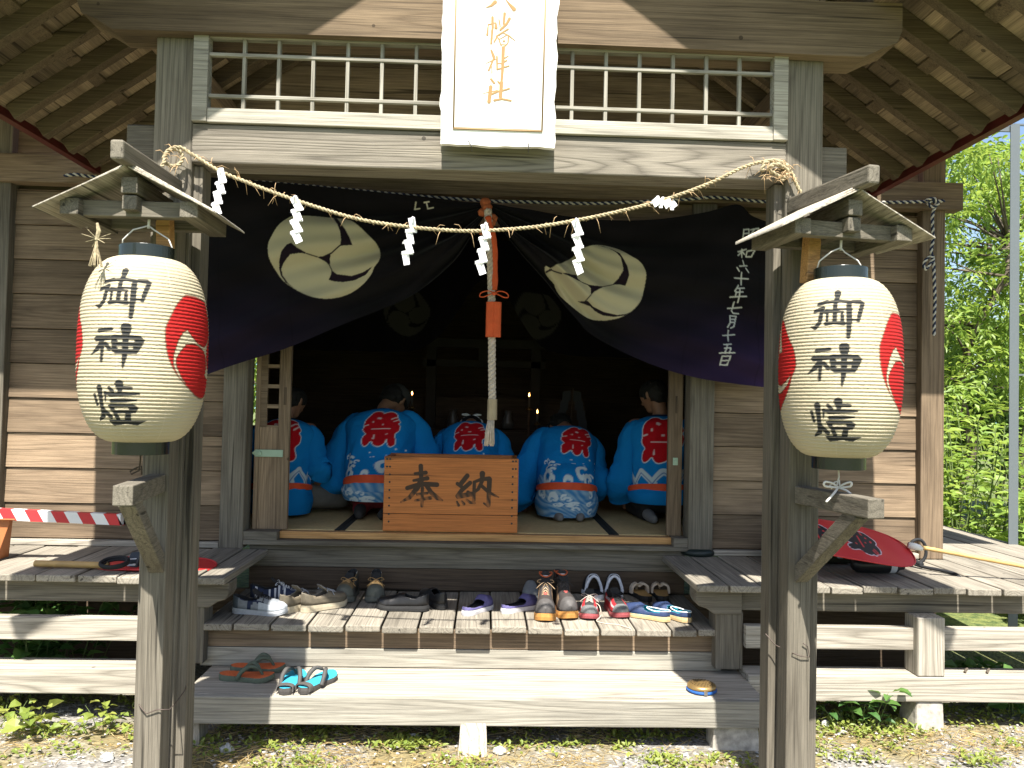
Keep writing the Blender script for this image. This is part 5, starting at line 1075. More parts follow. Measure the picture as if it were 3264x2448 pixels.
SIL, NAV, BLK, BEI, BRN, GRN = (.20, .215, .235), (.012, .022, .06), (.012, .012, .013), (.20, .175, .13), (.10, .085, .06), (.05, .05, .045)
WHI = (.62, .63, .64)
def sp1(s, a): return 1 if s < .14 else (2 if (.30 < s < .36+.25*(1-a)) and a > .45 else (3 if (s > .86 or (a > .72 and s > .5)) else (2 if abs(a-.62-.5*(s-.4)) < .07 and s < .7 else 0)))
shoe('silver running shoe with black laces, nearest one at the left end of the step', 828, 1955, Z1, R(-97), .295, .105, sole_c=(.36, .38, .40), up=(pal(SIL, (.07, .09, .11), NAV, (.40, .43, .46)), sp1), lace=BLK, Hc=.088)
def sp2(s, a): return 1 if (int(s*34) % 3 == 0 and .35 < s < .72 and a > .25) else (2 if s > .84 else (1 if abs(s-.12) < .03 else 0))
shoe('navy running shoe with white stripes, behind the silver running shoe', 884, 1918, Z1, R(-80), .29, .105, sole_c=(.50, .52, .54), up=(pal(NAV, WHI, (.35, .36, .36)), sp2), lace=WHI, Hc=.098)
def sp3(s, a): return 1 if s < .2 or a > .75 else (2 if (s > .55 and a < .35) else 0)
shoe('worn brown walking shoe with cream sole, left one of its pair', 950, 1940, Z1, R(-28), .275, .108, sole_c=(.40, .35, .25), sole=.034, up=(pal((.15, .125, .088), BRN, (.10, .09, .075)), sp3), lining=(.20, .18, .15), lace=(.30, .31, .34), Hc=.088)
shoe('worn brown walking shoe with cream sole, right one of its pair', 1032, 1938, Z1, R(-45), .28, .108, sole_c=(.40, .35, .25), sole=.034, up=(pal((.15, .125, .088), BRN, (.10, .09, .075)), sp3), lining=(.20, .18, .15), lace=(.34, .36, .40), Hc=.088)
def sp4(s, a): return 1 if s > .80 else (2 if (s < .35 and a < .62) else (3 if a > .7 else 0))
for px, lb, yw in ((1109, 'brown hiking shoe with crossed tan laces, toe forward, left one of its pair', 176), (1197, 'brown hiking shoe with tan laces, toe forward, beside the black leather shoe', 186)):
    shoe(lb, px, 1905, Z1, R(yw), .285, .112, 'boot', sole_c=(.09, .095, .08), up=(pal((.17, .115, .05), (.10, .105, .085), (.42, .38, .32), (.06, .06, .05)), sp4), lace=(.42, .25, .10), Hc=.115, Ht=.07)
shoe('black leather shoe lying side-on with its toe to the left', 1284, 1942, Z1, R(82), .285, .10, sole_c=(.018, .018, .018), up=(pal((.010, .010, .011), (.016, .016, .017)), lambda s, a: 1 if s > .78 else 0, .42), lining=(.02, .02, .02), Hc=.082, Ht=.055, open_end=.46)
shoe('black leather shoe with its heel to the front, right of the side-on one', 1381, 1925, Z1, R(28), .285, .10, sole_c=(.018, .018, .018), up=(pal((.014, .014, .015), (.022, .022, .023)), lambda s, a: 1 if s < .2 else 0, .42), lining=(.012, .012, .012), Hc=.085, Ht=.055, open_end=.46)
for px, py, yw, lb in ((1521, 1948, -32, 'purple slip-on shoe with white sole, standing alone in the middle of the step'), (1655, 1944, -48, 'purple slip-on shoe with white sole, beside the tall hiking boots')):
    shoe(lb, px, py, Z1, R(yw), .255, .10, sole_c=(.50, .49, .51), sole=.026, up=(pal((.085, .075, .19), (.11, .10, .24)), lambda s, a: 1 if a > .8 else 0), lining=(.02, .02, .022), Hc=.034, Ht=.066, open_end=.60, aw=1.35)
shoe('grey and black slipper standing behind the purple shoe', 1690, 1900, Z1, R(178), .26, .10, 'clog', sole_c=(.16, .165, .165), up=(pal((.17, .18, .185), (.02, .02, .02)), lambda s, a: 1 if s < .55 else 0), lining=(.015, .015, .015), Hc=.085, Ht=.06, smin=.42)
def sp5(s, a): return 1 if s > .82 else (2 if (a > .62 and .45 < s < .7) else (3 if (.30 < s < .36 and a < .75) else 0))
for px, py, yw, lb in ((1737, 1962, 176, 'tall black hiking boot with orange sole and collar, left one of its pair'), (1796, 1955, 190, 'tall black hiking boot with orange sole and collar, right one of its pair')):
    b = shoe(lb, px, py, Z1, R(yw), .29, .112, 'boot', sole_c=(.42, .20, .05), sole=.036, up=(pal((.040, .034, .032), (.075, .07, .068), (.26, .17, .10), (.022, .02, .02)), sp5), lining=(.045, .035, .032), lace=(.40, .28, .17) if px < 1750 else (.03, .03, .03), Hc=.185, Ht=.078, open_end=.46)
    mb = MB(); P = [(.034*math.cos(t), -.072+.052*math.sin(t), .205+.006*math.cos(2*t)) for t in np.linspace(0, 2*math.pi, 40)]; mb.tube(P, .004, 6); mb.build('collar_trim', cm((.42, .09, .03), .8), b, smooth=True)
    MB().add([(-.013, -.025, .16), (.013, -.025, .16), (.014, -.031, .205), (-.014, -.031, .205)], [(0, 1, 2, 3)]).build('label_tab', cm((.62, .55, .55), .6), b, solid=.002)
    MB().lathe([(0, .128), (.011, .128), (.012, .117), (0, .117)], (0, .035, 0), 12, caps=False).build('lace_knob', cm((.45, .09, .08), .5), b)
for px, lb in ((1891, 'black clog with white rim, left one of the pair behind the red shoes'), (1957, 'black clog with white rim, right one of the pair behind the red shoes')):
    b = shoe(lb, px, 1897, Z1, R(2 if px < 1900 else -4), .27, .124, 'clog', sole_c=(.55, .56, .58), up=(pal((.012, .013, .016), (.62, .63, .66)), lambda s, a: 1 if s < .55 else 0), lining=(.01, .01, .012), Hc=.118, Ht=.08, smin=.44)
    P = [(.043*math.cos(t)*(1.12-.2*abs(math.sin(t))), -.012, .028+.100*math.sin(t)) for t in np.linspace(-.1, math.pi+.1, 24)]; MB().tube(P, .0095, 7).build('rim', cm((.66, .67, .70), .5), b, smooth=True)
def sp6(s, a): return 1 if s > .83 else (2 if abs(a-.70) < .09 and s > .2 else (3 if (s > .55 and a < .3) else 0))
for px, py, yw, lb, lc in ((1878, 1957, 172, 'red running shoe with grey toe and a long loose lace', (.5, .42, .36)), (1962, 1953, 188, 'red running shoe with grey toe and black laces, right one of its pair', BLK)):
    b = shoe(lb, px, py, Z1, R(yw), .27, .102, sole_c=(.28, .06, .065), up=(pal((.36, .018, .024), (.13, .135, .135), (.42, .37, .37), (.03, .03, .03)), sp6), lining=(.02, .02, .02), lace=lc, Hc=.092)
    if px < 1900:
        MB().tube(smooth_path([(0, .03, .085), (-.05, .05, .07), (-.062, .09, .02), (-.04, .15, .004), (-.09, .19, .003), (-.15, .20, .003), (-.21, .26, .003)], 6), .0024, 5).build('loose_lace', cm((.55, .45, .36), .9), b, smooth=True)
def strapbar(b, pts, w_, t, m, nm='strap'):
    "flat band bent along pts (local), width w_ along local y"
    mb = MB(); P = smooth_path(pts, 6); vs = []; fs = []
    for i, q in enumerate(P):
        d = P[min(i+1, len(P)-1)]-P[max(i-1, 0)]; d /= np.linalg.norm(d)+1e-9; nrm = np.cross(d, (0, 1, 0)); nrm /= np.linalg.norm(nrm)+1e-9
        for sy, sn in ((-1, -1), (1, -1), (1, 1), (-1, 1)): vs.append(tuple(q+np.array((0, sy*w_/2, 0))+nrm*sn*t/2))
    for i in range(len(P)-1):
        for k in range(4): fs.append((i*4+k, i*4+(k+1) % 4, i*4+4+(k+1) % 4, i*4+4+k))
    fs += [(0, 1, 2, 3), tuple(range(len(vs)-4, len(vs)))]
    mb.add(vs, fs); return mb.build(nm, m, b, smooth=False, bevel=.001)
for px, yw, lb in ((2042, 8, 'tan leather sandal with black sole, left one of the pair behind the navy slip-ons'), (2106, -6, 'tan leather sandal with black sole, right one of the pair behind the navy slip-ons')):
    b = shoe(lb, px, 1903, Z1, R(yw), .255, .10, 'sandal', sole_c=(.015, .014, .012), sole=.030, lining=(.42, .26, .09), name='sandal')
    strapbar(b, [(-.050, .03, .02), (-.045, .025, .065), (-.02, .03, .082), (0, .045, .066), (.02, .03, .082), (.045, .025, .065), (.050, .03, .02)], .04, .013, cm((.56, .47, .36), .5))
    MB().tube([(0, .05, .066), (0, .075, .045), (0, .08, .03)], .007, 6).build('toe_post', cm((.5, .40, .27), .5), b)
for px, py, yw, lb in ((2062, 1968, 52, 'navy canvas slip-on with turquoise lining, left one of its pair'), (2140, 1967, 34, 'navy canvas slip-on with turquoise lining, right one of its pair')):
    b = shoe(lb, px, py, Z1, R(yw), .265, .10, sole_c=(.50, .36, .18), sole=.024, up=(pal((.022, .040, .105), (.62, .64, .66)), lambda s, a: 0), lining=(.03, .34, .42), Hc=.050, Ht=.058, open_end=.54, aw=1.3)
    P = []
    for k in range(41):
        t = 2*math.pi*k/40; s = .25+.25*math.cos(t)
        P.append((.030*math.sin(t), (s-.5)*.265, .024+interp(s, [0, .06, .25, .42, .55], [.036, .037, .030, .034, .040])))
    MB().tube(P, .0036, 6).build('edge_binding', cm((.62, .63, .66), .8), b, smooth=True)
def flipflop(label, px, py, yaw, sc, ic, stc, z=Z0, sole=.026):
    b = shoe(label, px, py, z, yaw, .285, .108, 'flip', sole_c=sc, sole=sole, lining=ic, name='sandal', group='sandals left on the lower step'); m = cm(stc, .7)
    tp = np.array((0, .085, sole))
    for s in (-1, 1): mb = MB().tube(smooth_path([(s*.046, -.035, sole*.6), (s*.044, -.01, .055), (s*.030, .025, .078), (s*.010, .06, .062), (0, .085, sole)], 6), [.011]*6+[.012]*6+[.010]*6+[.006]*7, 7); mb.build('strap', m, b, smooth=True)
    return b
flipflop('olive flip-flop with orange insole, the nearer of its pair on the lower step', 786, 2166, R(-94), (.085, .105, .075), (.55, .12, .035), (.08, .10, .07))
flipflop('olive flip-flop with orange insole, the farther of its pair against the riser', 822, 2138, R(-88), (.085, .105, .075), (.55, .12, .035), (.08, .10, .07))
for px, yw, lb in ((930, -2, 'black sandal with bright turquoise insole, left one of its pair on the lower step'), (1012, -22, 'black sandal with bright turquoise insole, right one of its pair on the lower step')):
    b = flipflop(lb, px, 2184, R(yw), (.06, .055, .05), (.025, .30, .42), (.06, .058, .055)); m = cm((.075, .07, .066), .6)
    strapbar(b, [(-.040, -.118, .012), (-.038, -.115, .036), (-.014, -.112, .044), (.014, -.112, .044), (.038, -.115, .036), (.040, -.118, .012)], .030, .006, m, 'heel_band')
    for x in (-.019, .017): MB().box(x-.011, x+.011, -.126, -.10, .0405, .0425).build('insole_window', cm((.025, .30, .42), .9), b)
# mosquito coil tin
def tin():
    q = atz(2236, 2202, Z0); b = empty('coil_tin', (q[0], q[1], Z0)); tag(b, 'round gold and blue tin with perforated lid at the right of the lower step', 'tin')
    g = mat('brass coloured lid', (.38, .25, .10), .35, metal=.7); bl = mat('blue enamel', (.02, .09, .30), .4)
    MB().lathe([(0, .002), (.066, .002), (.072, .006), (.072, .012), (.066, .016), (0, .016)], n=48, caps=False).build('base', bl, b, smooth=False)
    MB().lathe([(.064, .016), (.068, .018), (.068, .028), (.060, .036), (.03, .040), (0, .041)], n=48, caps=False).build('lid', g, b, smooth=True)
    mb = MB()
    for rr_, n in ((.008, 1), (.022, 8), (.036, 14), (.050, 20)):
        for k in range(n): a = 6.283*k/n; mb.lathe([(0, .0425-.12*rr_*rr_*8), (.0034, .0425-.12*rr_*rr_*8)], (rr_*math.cos(a), rr_*math.sin(a), 0), 6, caps=False)
    mb.build('holes', mat('dark holes', (.015, .01, .008), .9), b)
    MB().box(-.008, .008, -.078, -.070, .004, .022).build('clasp', mat('steel clasp', (.4, .4, .4), .3, metal=.9), b, bevel=.001)
tin()
# ------------------------------------------------------------------ striped barrier at the left
def barrier():
    Y = 4.30; b = empty('striped_barrier', (-2.5, Y, .711)); tag(b, 'red and white striped wooden bar on an orange-brown trestle leg at the left edge', 'barrier'); inv = Matrix.Translation((2.5, -Y, -.711))
    rd, wh = mat('red barrier paint', (.50, .030, .035), .5, noise=.1), mat('white barrier paint', (.72, .72, .72), .5, noise=.05)
    zc = lambda x: .955-.030*(x+2.6); h = .029; mb = MB(); x = -3.35; k = 0
    e = -1.900
    while x < e:
        x2 = min(x+.068, e); sk = .034 if x2 < e else 0; sk0 = .034
        f = lambda xx, zt, s_: (xx+s_*(.5-zt/(2*h)), zc(xx)+zt)
        a, b_, c, d = f(x, -h, sk0), f(x2, -h, sk), f(x2, h, sk), f(x, h, sk0)
        mb.add([(a[0], Y-.02, a[1]), (b_[0], Y-.02, b_[1]), (c[0], Y-.02, c[1]), (d[0], Y-.02, d[1]), (a[0], Y+.02, a[1]), (b_[0], Y+.02, b_[1]), (c[0], Y+.02, c[1]), (d[0], Y+.02, d[1])],
            [(0, 1, 2, 3), (7, 6, 5, 4), (0, 4, 5, 1), (2, 6, 7, 3)]+([(1, 5, 6, 2)] if x2 == e else []), k % 2); x = x2; k += 1
    o = mb.build('striped_bar', [rd, wh], b); o.matrix_parent_inverse = inv
    om = mat('orange-brown trestle paint', (.34, .12, .04), .6, noise=.1)
    o = MB().add([(-2.65, Y-.015, .712), (-2.535, Y-.015, .712), (-2.475, Y+.0, .925), (-2.67, Y+.0, .925), (-2.65, Y+.10, .712), (-2.535, Y+.10, .712), (-2.475, Y+.02, .925), (-2.67, Y+.02, .925)], [(0, 1, 2, 3), (7, 6, 5, 4), (0, 4, 5, 1), (1, 5, 6, 2), (2, 6, 7, 3), (3, 7, 4, 0)]).box(-2.68, -2.44, Y-.03, Y+.05, .925, .932).build('leg', om, b, bevel=.003); o.matrix_parent_inverse = inv
barrier()
# ------------------------------------------------------------------ red fans and the gear lying with them
redp = vcol('red fan paper', .55, .35); bam = mat('bamboo', (.42, .27, .10), .5, noise=.2, nscale=14)
def fan(label, c, rx, ry, M_, handle, nodes, r_h, lettering=False):
    b = empty('paper_fan', tuple(c)); tag(b, label, 'fan', 'large red paper fans on the veranda')
    n, m_ = 120, 160; V_, U_ = np.meshgrid(np.linspace(0, 1, n), np.linspace(0, 2*np.pi, m_, endpoint=False), indexing='ij'); sq = lambda t: np.sign(t)*np.abs(t)**.82
    X = rx*V_*sq(np.cos(U_)); Y = ry*V_*sq(np.sin(U_)); Zl = .012*np.sin(X*30)*V_*.25-.05*(X/rx)**2*.3
    col = np.ones(X.shape+(3,))*np.array((.52, .028, .03)); col = mixc(col, (.60, .10, .06), .35*np.clip(np.sin(X*13+Y*9)-.3, 0, 1))
    if lettering:
        for dx, sc in ((-.155, .21), (.075, .20)):
            u = (Y)/.30+.5; v = (X-dx)/sc+.5
            a = samp(G_MATSU, 1-u, 1-v); w_ = samp(dilate(G_MATSU, 6), 1-u, 1-v); k_ = samp(dilate(G_MATSU_W, 2), 1-u, 1-v)
            col = mixc(col, (.58, .50, .54), w_); col = mixc(col, (.018, .018, .022), a); col = mixc(col, (.50, .03, .035), k_)
    for part_, zo in (('face', .004), ('back_face', -.004)):
        P = np.stack([X, Y, Zl+zo*(1-V_**6)], -1); P = np.array([[M_ @ Vector(q) for q in row] for row in P]) if False else P @ np.array(M_)[:3, :3].T
        grid_obj(part_, P, col, redp, b, wrap=True)
    mb = MB(); rim = [tuple(M_ @ Vector((rx*math.copysign(abs(math.cos(t))**.82, math.cos(t)), ry*math.copysign(abs(math.sin(t))**.82, math.sin(t)), -.05*abs(math.cos(t))**1.64*.3+.004*math.sin(3*t)))) for t in np.linspace(0, 2*math.pi, 80)]; mb.tube(rim, .0045, 6); mb.build('rim', mat('red fan rim', (.46, .03, .03), .5), b, smooth=True)
    a, e = Vector(handle[0])-Vector(c), Vector(handle[1])-Vector(c); mb = MB(); P = []; Rr = []
    for k in range(61):
        t = k/60; P.append(a.lerp(e, t)); Rr.append(r_h*(1+.16*max(math.exp(-((t-q)/.008)**2) for q in nodes)))
    mb.tube(P, Rr, 12); mb.build('bamboo_handle', bam, b, smooth=True)
    return b
q0 = Vector(atz(488, 1806, .716)); fan('red paper fan with a short bamboo handle lying flat on the left veranda edge', (q0.x, q0.y+.045, .726), .30, .155, Matrix.Rotation(R(-3), 4, 'Z') @ Matrix.Rotation(R(3), 4, 'X'), (tuple(atz(345, 1802, .735)), tuple(atz(112, 1796, .735))), (.0, .72), .0165)
c1 = Vector(at(2700, 1722, 4.24)); Mf = Matrix.Rotation(R(7), 4, 'Y') @ Matrix.Rotation(R(22), 4, 'X') @ Matrix.Rotation(R(-4), 4, 'Z')
f2 = fan('red paper fan with black lettering and long bamboo pole, propped on bags at right', tuple(c1), .355, .20, Mf, (tuple(at(2900, 1738, 4.26)), tuple(at(3330, 1818, 4.14))), (.0, .18, .52, .86), .0115, True)
a0, a1 = Vector(at(2895, 1737, 4.26)), Vector(at(2940, 1748, 4.25)); MB().tube([a0-c1, (a0+a1)/2-c1, a1-c1], [.017, .019, .0135], 12).build('white_binding', mat('white binding tape', (.70, .69, .66), .7), f2, smooth=True)
def prop_thing(name, loc, label, cat): o = empty(name, loc); tag(o, label, cat); return o
# radio and strap on the left fan
blk = mat('black plastic', (.014, .015, .016), .38); olive = mat('olive bag canvas', (.028, .032, .018), .95, bump=.3, nscale=200); strapm = mat('black webbing', (.012, .013, .015), .8); whp = mat('white print', (.55, .56, .57), .6)
q = Vector(atz(432, 1795, .735)); b = prop_thing('walkie_talkie', (q.x, q.y, .735), 'black handheld radio with stubby aerial lying on the left red fan', 'radio'); b.rotation_euler = (R(62), R(-8), R(-22))
MB().prism([(-.034, -.055), (.034, -.055), (.036, .03), (.03, .055), (-.03, .055), (-.036, .03)], 'z', -.022, .022).build('case', blk, b, bevel=.006)
MB().lathe([(0, .055), (.009, .055), (.007, .12), (.004, .13), (0, .131)], (.020, 0, 0), 10, axis='y', caps=False).build('aerial', blk, b, smooth=True)
MB().box(-.027, .027, -.022, -.012, .0222, .024).box(-.022, .022, .012, .017, .0222, .024).build('silver_trim', whp, b)
q = Vector(atz(364, 1806, .735)); b = prop_thing('strap_loop', (q.x, q.y, .738), 'coiled black strap beside the bamboo handle of the left red fan', 'strap')
MB().tube([(.062*math.cos(t), .065*math.sin(t), .020+.012*math.sin(t)) for t in np.linspace(0, 2*math.pi, 40)], .009, 8).tube([(.058*math.cos(t)+.004, .06*math.sin(t), .010+.01*math.sin(t)) for t in np.linspace(0, 2*math.pi, 40)], .007, 8).build('strap', strapm, b, smooth=True)
# bags, bottle and strap under the right fan
q = Vector(atz(2670, 1812, .711)); b = prop_thing('shoulder_bag', (q.x, q.y+.14, .711), 'dark olive shoulder bag lying under the right red fan', 'bag')
mb = MB(); capsule(mb, [(-.30, 0, .07, .07), (.12, 0, .065, .065)]); capsule(mb, [(-.28, .08, .08, .075), (.14, .08, .07, .068)]); remeshed(mb, 'bag_body', olive, b, .012, 4)
for dx in (-.02, .045): MB().box(dx-.016, dx+.016, -.078, -.064, .045, .085).build('buckle', whp, b, bevel=.003)
q = Vector(atz(2808, 1828, .711)); b = prop_thing('black_flask', (q.x, q.y+.02, .755), 'black rounded flask with a white label lying at the deck edge under the right fan', 'flask'); b.rotation_euler = (0, 0, R(4))
MB().lathe([(0, -.155), (.030, -.15), (.043, -.12), (.046, -.03), (.046, .06), (.043, .095), (.030, .11), (.028, .135), (0, .137)], n=28, axis='x', caps=False).build('flask_body', blk, b, smooth=True)
MB().lathe([(.0466, .045), (.0468, .052), (.0468, .075), (.0466, .08)], n=28, axis='x', caps=False).build('label_band', whp, b)
q = Vector(atz(2918, 1798, .711)); b = prop_thing('carry_strap', (q.x, q.y, .711), 'stiff black carrying strap looped upright at the tip of the right red fan', 'strap')
mb = MB(); P = smooth_path([(-.03, .0, .012), (.03, .0, .012), (.06, .0, .05), (.058, .005, .11), (.03, .01, .14), (-.01, .012, .13), (-.035, .01, .09), (-.05, .0, .05), (-.07, -.03, .04), (-.06, -.08, .02), (-.03, -.15, .012), (.02, -.22, .010), (.06, -.30, .004), (.075, -.335, -.03)], 6); mb.tube(P, .0095, 7); mb.tube(smooth_path([(-.1, .03, .08), (-.06, -.02, .05), (-.05, -.08, .03), (-.035, -.13, .022)], 6), .016, 7); mb.build('strap', strapm, b, smooth=True)
# ------------------------------------------------------------------ steel frame at the right
def frame():
    b = empty('steel_frame', (3.66, 5.35, 0)); tag(b, 'grey steel angle post with thin cross bars at the right edge', 'steel frame'); inv = Matrix.Translation((-3.66, -5.35, 0)); gm = mat('galvanised steel', (.13, .15, .16), .5, metal=.3)
    x = at(3234, 1200, 5.35)[0]
    def p(mb, nm): o = mb.build(nm, gm, b); o.matrix_parent_inverse = inv
    p(MB().box(x-.036, x+.03, 5.35, 5.355, 0, 3.6).box(x+.0255, x+.030, 5.355, 5.42, 0, 3.6), 'upright')
    for py, w_, x0 in ((410, .038, 2.9), (395, .012, 3.0)):
        z = at(3100, py, 5.38)[2]; p(MB().box(x0 if py == 410 else x, x if py == 410 else 5.2, 5.36, 5.375, z-w_/2, z+w_/2), 'cross_bar')
    for py in (970, 1195): z = at(3250, py, 5.38)[2]; p(MB().box(x-.02, 5.2, 5.36, 5.37, z-.006, z+.006), 'cross_bar')
    p(MB().box(5.2, 5.26, 5.35, 5.41, 0, 3.6), 'upright')
frame()
# ------------------------------------------------------------------ vegetation and litter
def leaves_mesh(name, B, D, Nn, L, Wd, m, parent=None, droop=.25):
    "many folded leaves: base points B, directions D, normals Nn (n,3), lengths L, widths Wd"
    D = D/(np.linalg.norm(D, axis=1, keepdims=True)+1e-9); S_ = np.cross(D, Nn); S_ /= np.linalg.norm(S_, axis=1, keepdims=True)+1e-9; Nr = np.cross(S_, D)
    L = L[:, None]; Wd = Wd[:, None]
    mid = B+D*L*.42+Nr*(-.03*L); tip = B+D*L-Nr*L*droop
    l = B+D*L*.40+S_*Wd*.5+Nr*Wd*.16; r = B+D*L*.40-S_*Wd*.5+Nr*Wd*.16; l2 = B+D*L*.74+S_*Wd*.34+Nr*(Wd*.08-L*droop*.35); r2 = B+D*L*.74-S_*Wd*.34+Nr*(Wd*.08-L*droop*.35)
    n = len(B); V_ = np.stack([B, l, l2, tip, r2, r, mid], 1).reshape(-1, 3); k = np.arange(n)[:, None]*7
    T_ = np.concatenate([k+np.array(t) for t in ((0, 6, 1), (1, 6, 2), (2, 6, 3), (0, 5, 6), (5, 4, 6), (4, 3, 6))], 0)
    me = bpy.data.meshes.new(name); me.from_pydata(V_.tolist(), [], T_.tolist()); me.materials.append(m); me.update()
    o = bpy.data.objects.new(name, me); COL.objects.link(o)
    if parent: o.parent = parent
    return o
bark = mat('grey brown bark', (.10, .08, .06), .95, noise=.3, nscale=25, bump=.7)
lf_a = leafmat('ash leaflets', (.125, .22, .03), (.26, .36, .07), .45); lf_b = leafmat('dense dark leaves', (.055, .125, .022), (.15, .25, .045), .38); lf_c = leafmat('broad bright leaves', (.14, .24, .036), (.28, .38, .075), .42)
lf_d = leafmat('deep green low leaves', (.05, .13, .03), (.11, .22, .05), .35); lf_y = leafmat('small yellow green weeds', (.14, .20, .03), (.26, .29, .06), .3); dry_m = leafmat('dry grass', (.34, .25, .10), (.52, .42, .21), .15, .8); stem_m = mat('green stems', (.10, .14, .04), .8)  # low leaves use a deeper green than the broad bright ones
def unit(g, n): v = g.normal(size=(n, 3)); return v/np.linalg.norm(v, axis=1, keepdims=True)
def tree(name, label, base, h, rad, m, seed, leaf=(.085, .032), ncl=90, per=16, pinn=9, zlow=.3, group='trees behind the veranda'):
    g = np.random.default_rng(seed); root = empty(name, base); tag(root, label, 'tree' if 'tree' in name else 'shrub', group); mb = MB()
    P = [np.array((0., 0, -.1))]; 
    for k in range(1, 7): P.append(np.array((g.normal()*.06*k, g.normal()*.06*k, h*.8*k/6)))
    mb.tube([tuple(p) for p in P], np.linspace(.075, .02, 7)*h/4.5, 9)
    C = []; az0 = g.uniform(0, 6.28)
    for i in range(ncl):
        zf = g.uniform(zlow, 1.0)**.9; az = az0+i*2.4+g.normal()*.3; rr = rad*math.sqrt(max(.05, 1-((zf-.55)/.52)**2))*g.uniform(.35, 1.05); c = np.array((rr*math.cos(az), rr*math.sin(az), h*zf+g.normal()*.05)); C.append(c)
        if i % 2 == 0:
            t = np.clip((c[2]-.25*rr)/(h*.8), .12, .95)*6; j = int(min(t, 5)); s0 = P[j]+(P[j+1]-P[j])*(t-j); md = (s0+c)/2+np.array((0, 0, .06*rr)); mb.tube([tuple(s0), tuple(md), tuple(c)], [.018*h/4.5, .010, .004], 5)
    mb.build('trunk', bark, root, smooth=True)
    Bs, Ds, Ns = [], [], []
    for c in C:
        cd = c/np.linalg.norm(c+1e-9); sz = rad*g.uniform(.16, .30)
        for _ in range(per):
            d = unit(g, 1)[0]*.9+np.array((cd[0]*.7, cd[1]*.7, -.05)); d /= np.linalg.norm(d); b = c+unit(g, 1)[0]*sz*g.uniform(.3, 1)*np.array((1, 1, .7))
            up = np.array((0, 0, 1.))+g.normal(size=3)*.35; s_ = np.cross(d, up); s_ /= np.linalg.norm(s_)+1e-9; LL = leaf[0]*3.2
            for q in range(pinn):
                t = (q//2+1)/(pinn//2+1); sg = (-1 if q % 2 else 1); p_ = b+d*LL*t-np.array((0, 0, .18*LL*t*t))
                dd = d*.55+s_*sg if q < pinn-1 else d
                Bs.append(p_); Ds.append(dd+g.normal(size=3)*.15-np.array((0, 0, .25))); Ns.append(up)
    n = len(Bs); leaves_mesh('crown', np.array(Bs), np.array(Ds), np.array(Ns), g.uniform(.7, 1.2, n)*leaf[0], g.uniform(.8, 1.2, n)*leaf[1], m, root)
    return root
tree('ash_tree', 'bright feathery-leaved tree beyond the right veranda, its top against the sky', (5.55, 9.2, -.1), 4.9, 1.1, lf_a, 11, (.105, .038), 75, 12, 9)
tree('ash_tree', 'tall feathery-leaved tree at the right edge, behind the steel frame', (7.0, 10.2, -.1), 5.3, 1.25, lf_a, 12, (.105, .038), 75, 12, 9)
tree('dense_tree', 'darker dense tree low behind the feathery-leaved tree', (6.3, 12.6, -.2), 3.3, 1.5, lf_b, 13, (.11, .05), 130, 16, 7)
tree('dense_tree', 'dark bushy tree close behind the hall corner', (5.0, 12.0, -.2), 2.9, 1.2, lf_b, 14, (.11, .05), 110, 16, 7)
tree('dense_tree', 'bushy tree seen through the lattice of the left sliding door', (-2.75, 11.6, 0), 3.2, 1.3, lf_c, 15, (.12, .06), 70, 12, 5, group='trees behind the hall')
tree('dense_tree', 'dark tree filling the far right background', (8.6, 13.0, -.2), 3.6, 1.7, lf_b, 16, (.12, .055), 130, 16, 7)
def far_wood():
    g = np.random.default_rng(33); B = []; D = []
    for cx, cy, h, r in ((-6.2, 9.5, 4.6, 1.5), (-8.8, 12.5, 5.5, 2.0), (-11.5, 10.5, 5.0, 1.9), (-13, 15, 6.5, 2.6), (-9.5, 17, 6.0, 2.4)):
        for _ in range(90):
            c = unit(g, 1)[0]*np.array((r, r, h*.45))*g.uniform(.5, 1)+np.array((cx, cy, h*.52))
            q = c+g.normal(size=(22, 3))*.22*r*.6; B.append(q); D.append(g.normal(size=(22, 3))+np.array((0, 0, -.3)))
    B = np.concatenate(B); D = np.concatenate(D); B[:, 2] = np.maximum(B[:, 2], .05); n = len(B)
    tag(leaves_mesh('far_wood', B, D, np.tile(np.array((0, 0, 1.)), (n, 1))+g.normal(size=(n, 3))*.4, g.uniform(.15, .32, n), g.uniform(.08, .16, n), lf_b), kind='stuff')
far_wood()
def shrub(label, base, h, rad, m, seed, nst, leaf, name='leafy_shrub', group='broad-leaved plants beside the veranda', cat='plant', per=22, minz=.12):
    g = np.random.default_rng(seed); root = empty(name, base); tag(root, label, cat, group); mb = MB(); Bs, Ds, Ns = [], [], []
    for i in range(nst):
        a = g.uniform(0, 6.28); r0 = rad*.45*math.sqrt(g.uniform()); b = np.array((r0*math.cos(a), r0*math.sin(a), 0)); hh = h*g.uniform(.6, 1.05); a2 = a+g.normal()*.6; e = b+np.array((math.cos(a2)*rad*g.uniform(.15, .75), math.sin(a2)*rad*g.uniform(.15, .75), hh)); md = (b+e)/2+np.array((0, 0, .12*hh))
        path = smooth_path([b, md, e], 8); mb.tube([tuple(p) for p in path], np.linspace(.006, .002, len(path))*max(h, .4)*1.1, 5)
        for k in range(per):
            t = minz+(1-minz)*k/(per-1); p_ = path[min(int(t*(len(path)-1)), len(path)-1)]; aa = k*2.4+g.normal()*.4; d = np.array((math.cos(aa), math.sin(aa), g.uniform(-.05, .6)))
            Bs.append(p_+d*.02); Ds.append(d); Ns.append(np.array((0, 0, 1.))+g.normal(size=3)*.3)
    mb.build('stem', stem_m, root, smooth=True); n = len(Bs); leaves_mesh('foliage', np.array(Bs), np.array(Ds), np.array(Ns), g.uniform(.55, 1.2, n)*leaf[0], g.uniform(.7, 1.2, n)*leaf[1], m, root, .3)
    return root
